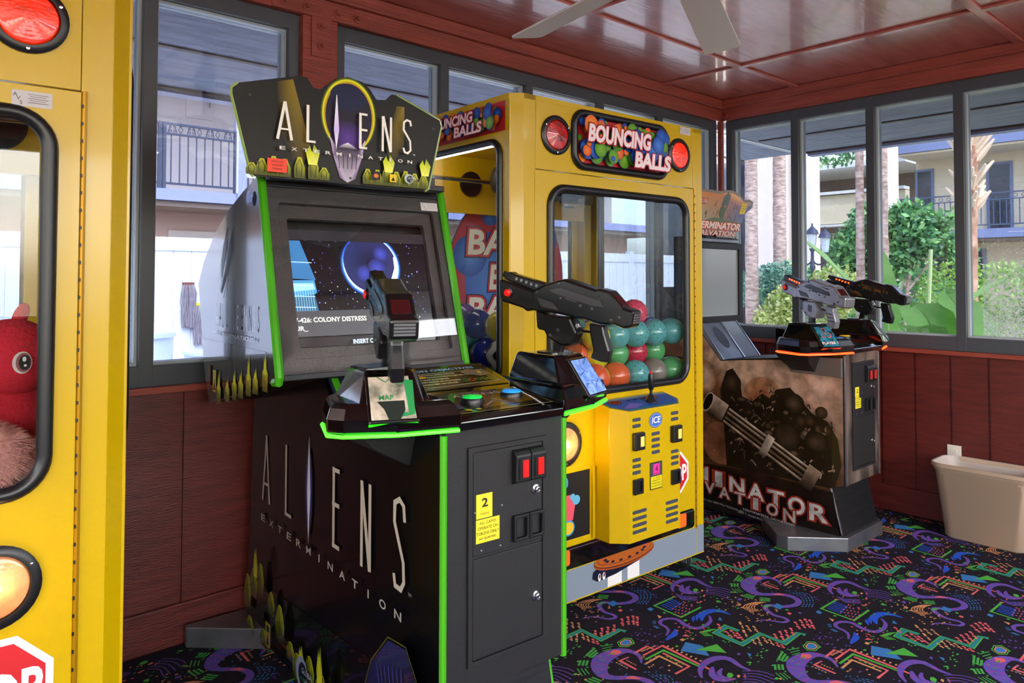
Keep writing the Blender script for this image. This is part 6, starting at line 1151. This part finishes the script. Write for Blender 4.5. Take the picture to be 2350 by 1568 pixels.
for (u0, u1, z0, z1) in ((3.7, 5.0, 2.46, 4.0), (2.05, 2.45, 2.46, 4.0), (-.1, 1.5, 2.9, 4.0), (-2.6, -1.6, 2.46, 4.0), (.0, 1.55, .7, 2.05), (2.6, 3.6, -.1, 2.0), (-2.5, -1.5, .7, 2.05)):
    u0 -= .0; u1 = min(u1, 4.0)
    w_ = b2('window_unit', 'trimblue', q, u0-.06, u1+.06, -1.2, -1.16, z0-.06, z1+.06); b2('pane', 'doordark', w_, u0, u1, -1.16, -1.15, z0, z1)
def lantern(u, z):
    l_ = MB(); l_.lathe([(.03, .16), (.10, .06), (.02, .12)], lambda x, y, h: Vector((1.1+x, u+y, z+h)), 8); l_.lathe([(.06, -.14), (.085, .06)], lambda x, y, h: Vector((1.1+x, u+y, z+h)), 8); bxf(l_, g2, u-.02, u+.02, -1.2, -1.08, z-.1, z-.05); l_.build('wall_lantern', 'lampmetal', q)
lantern(1.0-.95, 3.66); lantern(.05, 2.0)
tag(q, 'cream building with blue balconies beyond the hedge, seen through right windows', 'building')
q = empty('covered_walkway', (12, 5.6, 0)); 
m = MB(); m.box(-.25, .25, .1, .95, -.2, 6); m.build('column', 'stucco', q); m = MB(); m.box(-.2, .2, -.52, -.22, -.2, 6); m.build('column', 'stucco', q)
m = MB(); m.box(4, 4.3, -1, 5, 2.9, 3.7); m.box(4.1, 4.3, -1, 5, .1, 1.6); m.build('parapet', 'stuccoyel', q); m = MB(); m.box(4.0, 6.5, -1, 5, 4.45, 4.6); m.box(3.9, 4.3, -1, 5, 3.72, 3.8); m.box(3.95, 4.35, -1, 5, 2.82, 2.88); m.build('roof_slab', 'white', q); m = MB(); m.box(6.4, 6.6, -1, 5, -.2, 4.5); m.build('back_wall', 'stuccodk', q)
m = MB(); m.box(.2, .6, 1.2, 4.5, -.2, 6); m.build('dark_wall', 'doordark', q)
tag(q, 'white columned covered walkway of the building behind the palm trunks', 'building')
m = MB(); m.box(12.9, 13.2, 3.72, 3.98, -.2, 7); o = m.build('column', 'stucco'); tag(o, 'cream rendered column at the left end of the yellow building', 'column')
# --- palms
def trunk(nm, x, y, r0_, r1_, top, mt, lab, lean=(0, 0)):
    p = empty(nm, (x, y, -.15)); m = MB(); rn = random.Random(int(x*97+y*31)); n = int(top/.1); P = []; rs = []
    for i in range(n+1): t = i/n; P.append(Vector((lean[0]*t, lean[1]*t, top*t))); rs.append((r0_*(1-t)+r1_*t)*(1+rn.uniform(-.05, .05)+(.03 if i % 2 else 0)))
    m.tube(P, rs, 18); m.build('trunk', mt, p, smooth=True)
    m = MB()
    for k in range(14):
        a = 2*PI*k/14; L3_ = .6; d = Vector((math.cos(a), math.sin(a), 0)); s3 = d.cross(Vector((0, 0, 1))); base = Vector((lean[0], lean[1], top)); Q = []
        for j in range(9): t = j/8; Q.append(base+d*L3_*t+Vector((0, 0, .9*math.sin(t*2.2)-.7*t*t)))
        for j in range(8):
            for e in (-1, 1): 
                for h in (0, .5): c_ = Q[j].lerp(Q[j+1], h); m.add([c_-d*.02, c_+d*.03, c_+s3*e*.45*math.sin(PI*(j+1.2+h)/10)+d*.15-Vector((0, 0, .18))], [(0, 1, 2)], 0, lin(rn.choice(('#4c7a30', '#5f8c3c', '#3c6a2c'))))
    m.build('fronds', 'leaf', p); return tag(p, lab, 'palm tree')
trunk('palm_tree', 6, 3.24, .10, .095, 4.6, 'bark', 'pale palm trunk left of the first right window upright, nearest the corner')
trunk('palm_tree', 7, 3.30, .11, .10, 5.0, 'bark', 'pale palm trunk standing just left of the first window mullion')
trunk('palm_tree', 5, 1.14, .055, .045, 4.4, 'bark', 'thinnest lilac grey palm trunk in the second right window')
trunk('palm_tree', 5, .875, .085, .062, 4.6, 'bark', 'rough pale palm trunk at the left edge of third right window')
p = trunk('palm_tree', 4, -.38, .06, .09, 3.9, 'barktan', 'palm with shaggy tan broken leaf bases in the last right window')
m = MB(); rn = random.Random(9)
for k in range(70):
    a = rn.uniform(0, 2*PI); z = rn.uniform(2.2, 3.7); d = Vector((math.cos(a), math.sin(a), 0)); t = rn.uniform(.10, .24)*(.6+.5*(z-2.2)); P = [d*.05+Vector((0, 0, z)), d*(.09+t*.35)+Vector((0, 0, z+t*.7)), d*(.09+t*.8)+Vector((0, 0, z+t*1.25))]; m.tube(P, [.035, .024, .012], 6)
m.build('leaf_bases', 'boot', p, smooth=True)
m = MB(); rn = random.Random(10)
for k in range(90): a = rn.uniform(0, 2*PI); z = rn.uniform(2.1, 3.3); d = Vector((math.cos(a), math.sin(a), 0)); m.tube([d*.06+Vector((0, 0, z)), d*.1+Vector((0, 0, z+.06))], [.03, .012], 5)
m.build('bark_scales', 'barktan', p)
# --- foliage
def foliage(nm, blobs, n, size, cols, lab, cat, seed, zmin=-.12):
    rn = random.Random(seed); m = MB(); L3_ = [lin(c) for c in cols]; tot = sum(b_[3]*b_[4]*b_[5] for b_ in blobs)
    ox, oy = blobs[0][0], blobs[0][1]
    for (x, y, z, rx, ry, rz) in blobs:
        for _ in range(int(n*rx*ry*rz/tot)):
            zz = rn.uniform(-1, 1); a = rn.uniform(0, 2*PI); s_ = math.sqrt(1-zz*zz); rad = rn.uniform(.62, 1.0)
            c = Vector((x+rx*rad*s_*math.cos(a), y+ry*rad*s_*math.sin(a), z+rz*rad*zz))
            if c.z < zmin: continue
            d = Vector((rn.gauss(0, 1), rn.gauss(0, 1), rn.gauss(.4, 1))).normalized(); t = d.orthogonal().normalized(); t = (Matrix.Rotation(rn.uniform(0, 6.28), 3, d) @ t); b_ = d.cross(t); s = size*rn.uniform(.6, 1.3); c -= Vector((ox, oy, 0))
            m.add([c, c+t*s*.5+b_*s*.28, c+t*s, c+t*s*.5-b_*s*.28], [(0, 1, 2, 3)], 0, rn.choice(L3_))
    o = m.build(nm, 'leaf'); o.location = (ox, oy, 0); tag(o, lab, cat); return o
G1 = ('#5c9458', '#7ab06a', '#48785a', '#98c880', '#689c68'); G2 = ('#d8d890', '#c0cc70', '#a8b860', '#e8e4b0', '#8ca850'); G3 = ('#86b8a0', '#6a9c88', '#a4c8b0', '#4c7c64'); G4 = ('#8cb84c', '#a8cc64', '#6c9c3c', '#c0d880')
foliage('shrub', [(6.0, 2.35, .95, .45, .62, .38), (6.0, 2.75, .7, .4, .4, .35), (5.9, 1.9, 1.2, .3, .4, .35)], 5200, .08, G2, 'pale yellow green variegated shrub low in the first two right windows', 'shrub', 1)
foliage('shrub', [(6.6, 3.35, 1.2, .4, .5, .4), (6.5, 3.0, 1.35, .3, .35, .3)], 3000, .07, G3, 'blue green shrub around the base of the palm trunks near the corner', 'shrub', 2)
foliage('shrub', [(7.2, 2.15, 1.7, .4, .42, .5), (7.3, 2.0, 2.2, .3, .28, .35), (7.2, 1.95, 1.3, .4, .4, .4)], 4200, .10, G1, 'tall dark green shrub behind the lamp post', 'shrub', 3)
foliage('small_tree', [(7, 1.3, 2.1, .3, .4, .4), (7, .95, 1.9, .3, .3, .25), (7, 1.45, 1.7, .3, .35, .35), (7, .8, 2.2, .15, .2, .12), (7, .62, 1.68, .2, .2, .12)], 3800, .11, G1, 'green leafy small tree in the third right window, in front of balcony', 'tree', 4)
_t = bpy.data.objects[-1] if False else [o for o in C.objects if o.name.startswith('small_tree')][0]
_m = MB(); _m.tube([(0, 0, -.15), (.02, .05, .9), (0, -.05, 1.7), (.02, 0, 2.1)], [.04, .035, .025, .012], 8); _m.tube([(.01, 0, 1.2), (0, -.3, 1.6), (0, -.55, 1.75)], [.02, .015, .008], 6); _m.tube([(0, 0, 1.3), (0, .15, 1.6), (0, .2, 1.8)], [.02, .012, .008], 6); _m.build('trunk', 'bark', _t)
foliage('hedge', [(7.5, .9-k*.7, 1.15, .45, .5, .5) for k in range(6)]+[(7.5, .9-k*.7, .5, .45, .5, .6) for k in range(6)], 16000, .07, G4, 'clipped sunlit light green hedge across the last right windows', 'hedge', 5)
foliage('shrub', [(10, 4.6-k*1.1, 1.0, .6, .8, .7) for k in range(3)]+[(13, 5.1, 4.4, .4, .8, .35)], 4200, .13, G1, 'distant green planting before the covered walkway', 'shrub', 6)
# --- lamp post
p = empty('lamp_post', (6, 2.255, -.12)); fz = lambda x, y, h: Vector((x, y, h)); m = MB(); m.lathe([(.09, 0), (.09, .1), (.05, .14), (.035, .2), (.03, 1.6), (.04, 1.62), (.04, 1.66), (.025, 1.7), (.022, 1.95)], fz, 14); m.build('post', 'lampmetal', p, smooth=True)
for a, dz in ((90, 0), (-90, 0), (0, .0)):
    dy = 0 if a == 0 else (.19 if a > 0 else -.19)
    if dy:
        m = MB(); m.tube([Vector((0, dy*(.5-.5*math.cos(t)), 1.80-.12*math.sin(t))) for t in [PI*k/10 for k in range(11)]], .013, 8); m.build('arm', 'lampmetal', p, smooth=True)
    z = 1.86 if dy else 1.92; m = MB(); ff = lambda x, y, h: Vector((x, dy+y, z+h)); m.lathe([(.02, -.06), (.045, -.01), (.045, .0)], ff, 10); m.lathe([(.095, .21), (.07, .27), (.03, .31), (.012, .33), (.012, .37)], ff, 12); hd = m.build('lantern_head', 'lampmetal', p, smooth=True)
    m = MB(); m.lathe([(.045, .0), (.07, .21)], ff, 10); m.build('lantern_glass', 'lampglass', p)
tag(p, 'dark blue garden lamp post with three lantern heads among the shrubs', 'lamp post')
# --- banana plant
p = empty('banana_plant', (2.3, -.62, -.12)); rn = random.Random(4)
def bleaf(base, az, ln, wd, e0, droop, name='leaf'):
    m = MB(); d = Vector((math.cos(R(az)), math.sin(R(az)), 0)); P = []; el = R(e0); c = Vector(base)
    N = 14
    for i in range(N+1): P.append(c.copy()); c = c+(d*math.cos(el)+Vector((0, 0, math.sin(el))))*ln/N; el -= R(droop)/N
    s_ = d.cross(Vector((0, 0, 1))); vs = []
    for i, q_ in enumerate(P):
        t = i/N; w_ = wd*math.sin(PI*min(1, t*.92+.08))**.6*(1 if t < .98 else .3); up = Vector((0, 0, 1))
        for k in (-1, -.5, 0, .5, 1): vs.append(q_+s_*w_*k+up*(.10*abs(k)*wd*1.5)+up*.01*math.sin(i*2.1+k*3))
    m.add(vs, [(i*5+k, i*5+k+1, (i+1)*5+k+1, (i+1)*5+k) for i in range(N) for k in range(4)], 0); o = m.build(name, 'leafbanana', p, smooth=True)
    m = MB(); m.tube([q_-Vector((0, 0, .004)) for q_ in P], [.014*(1-.8*i/N) for i in range(N+1)], 6); m.build('leaf_rib', 'rib', o, smooth=True)
for base, az, ln, wd, e0, dr in (((-.05, .36, .80), 172, 1.08, .13, 88, 28), ((0, -.02, .75), 184, 1.0, .2, 68, 75), ((.05, -.34, .62), 172, 1.0, .2, 74, 50), ((-.1, .35, .75), 120, 1.35, .17, 75, 40), ((0, .2, .6), 200, .9, .17, 45, 60), ((0, 0, .7), 185, 1.0, .17, 60, 80), ((0, -.1, .7), 235, .95, .16, 55, 85), ((.1, .1, .6), 20, 1.0, .15, 60, 60), ((0, -.1, .5), 270, .9, .16, 50, 70), ((-.1, .2, .45), 150, .9, .16, 40, 60), ((0, 0, .9), 300, .8, .14, 70, 50), ((-.1, 0, .5), 215, .7, .15, 25, 50), ((.0, .15, .8), 90, .8, .15, 50, 80)): bleaf(base, az, ln, wd, e0, dr)
m = MB(); m.tube([(0, 0, 0), (0, .02, .5), (.0, .0, 1.0)], [.07, .05, .03], 10); m.tube([(-.1, .03, .4), (-.12, .02, 1.2), (-.1, 0, 1.72)], [.02, .018, .016], 8); m.build('stem', 'rib', p, smooth=True)
tag(p, 'broad leaved banana plant close outside the third right window', 'plant')
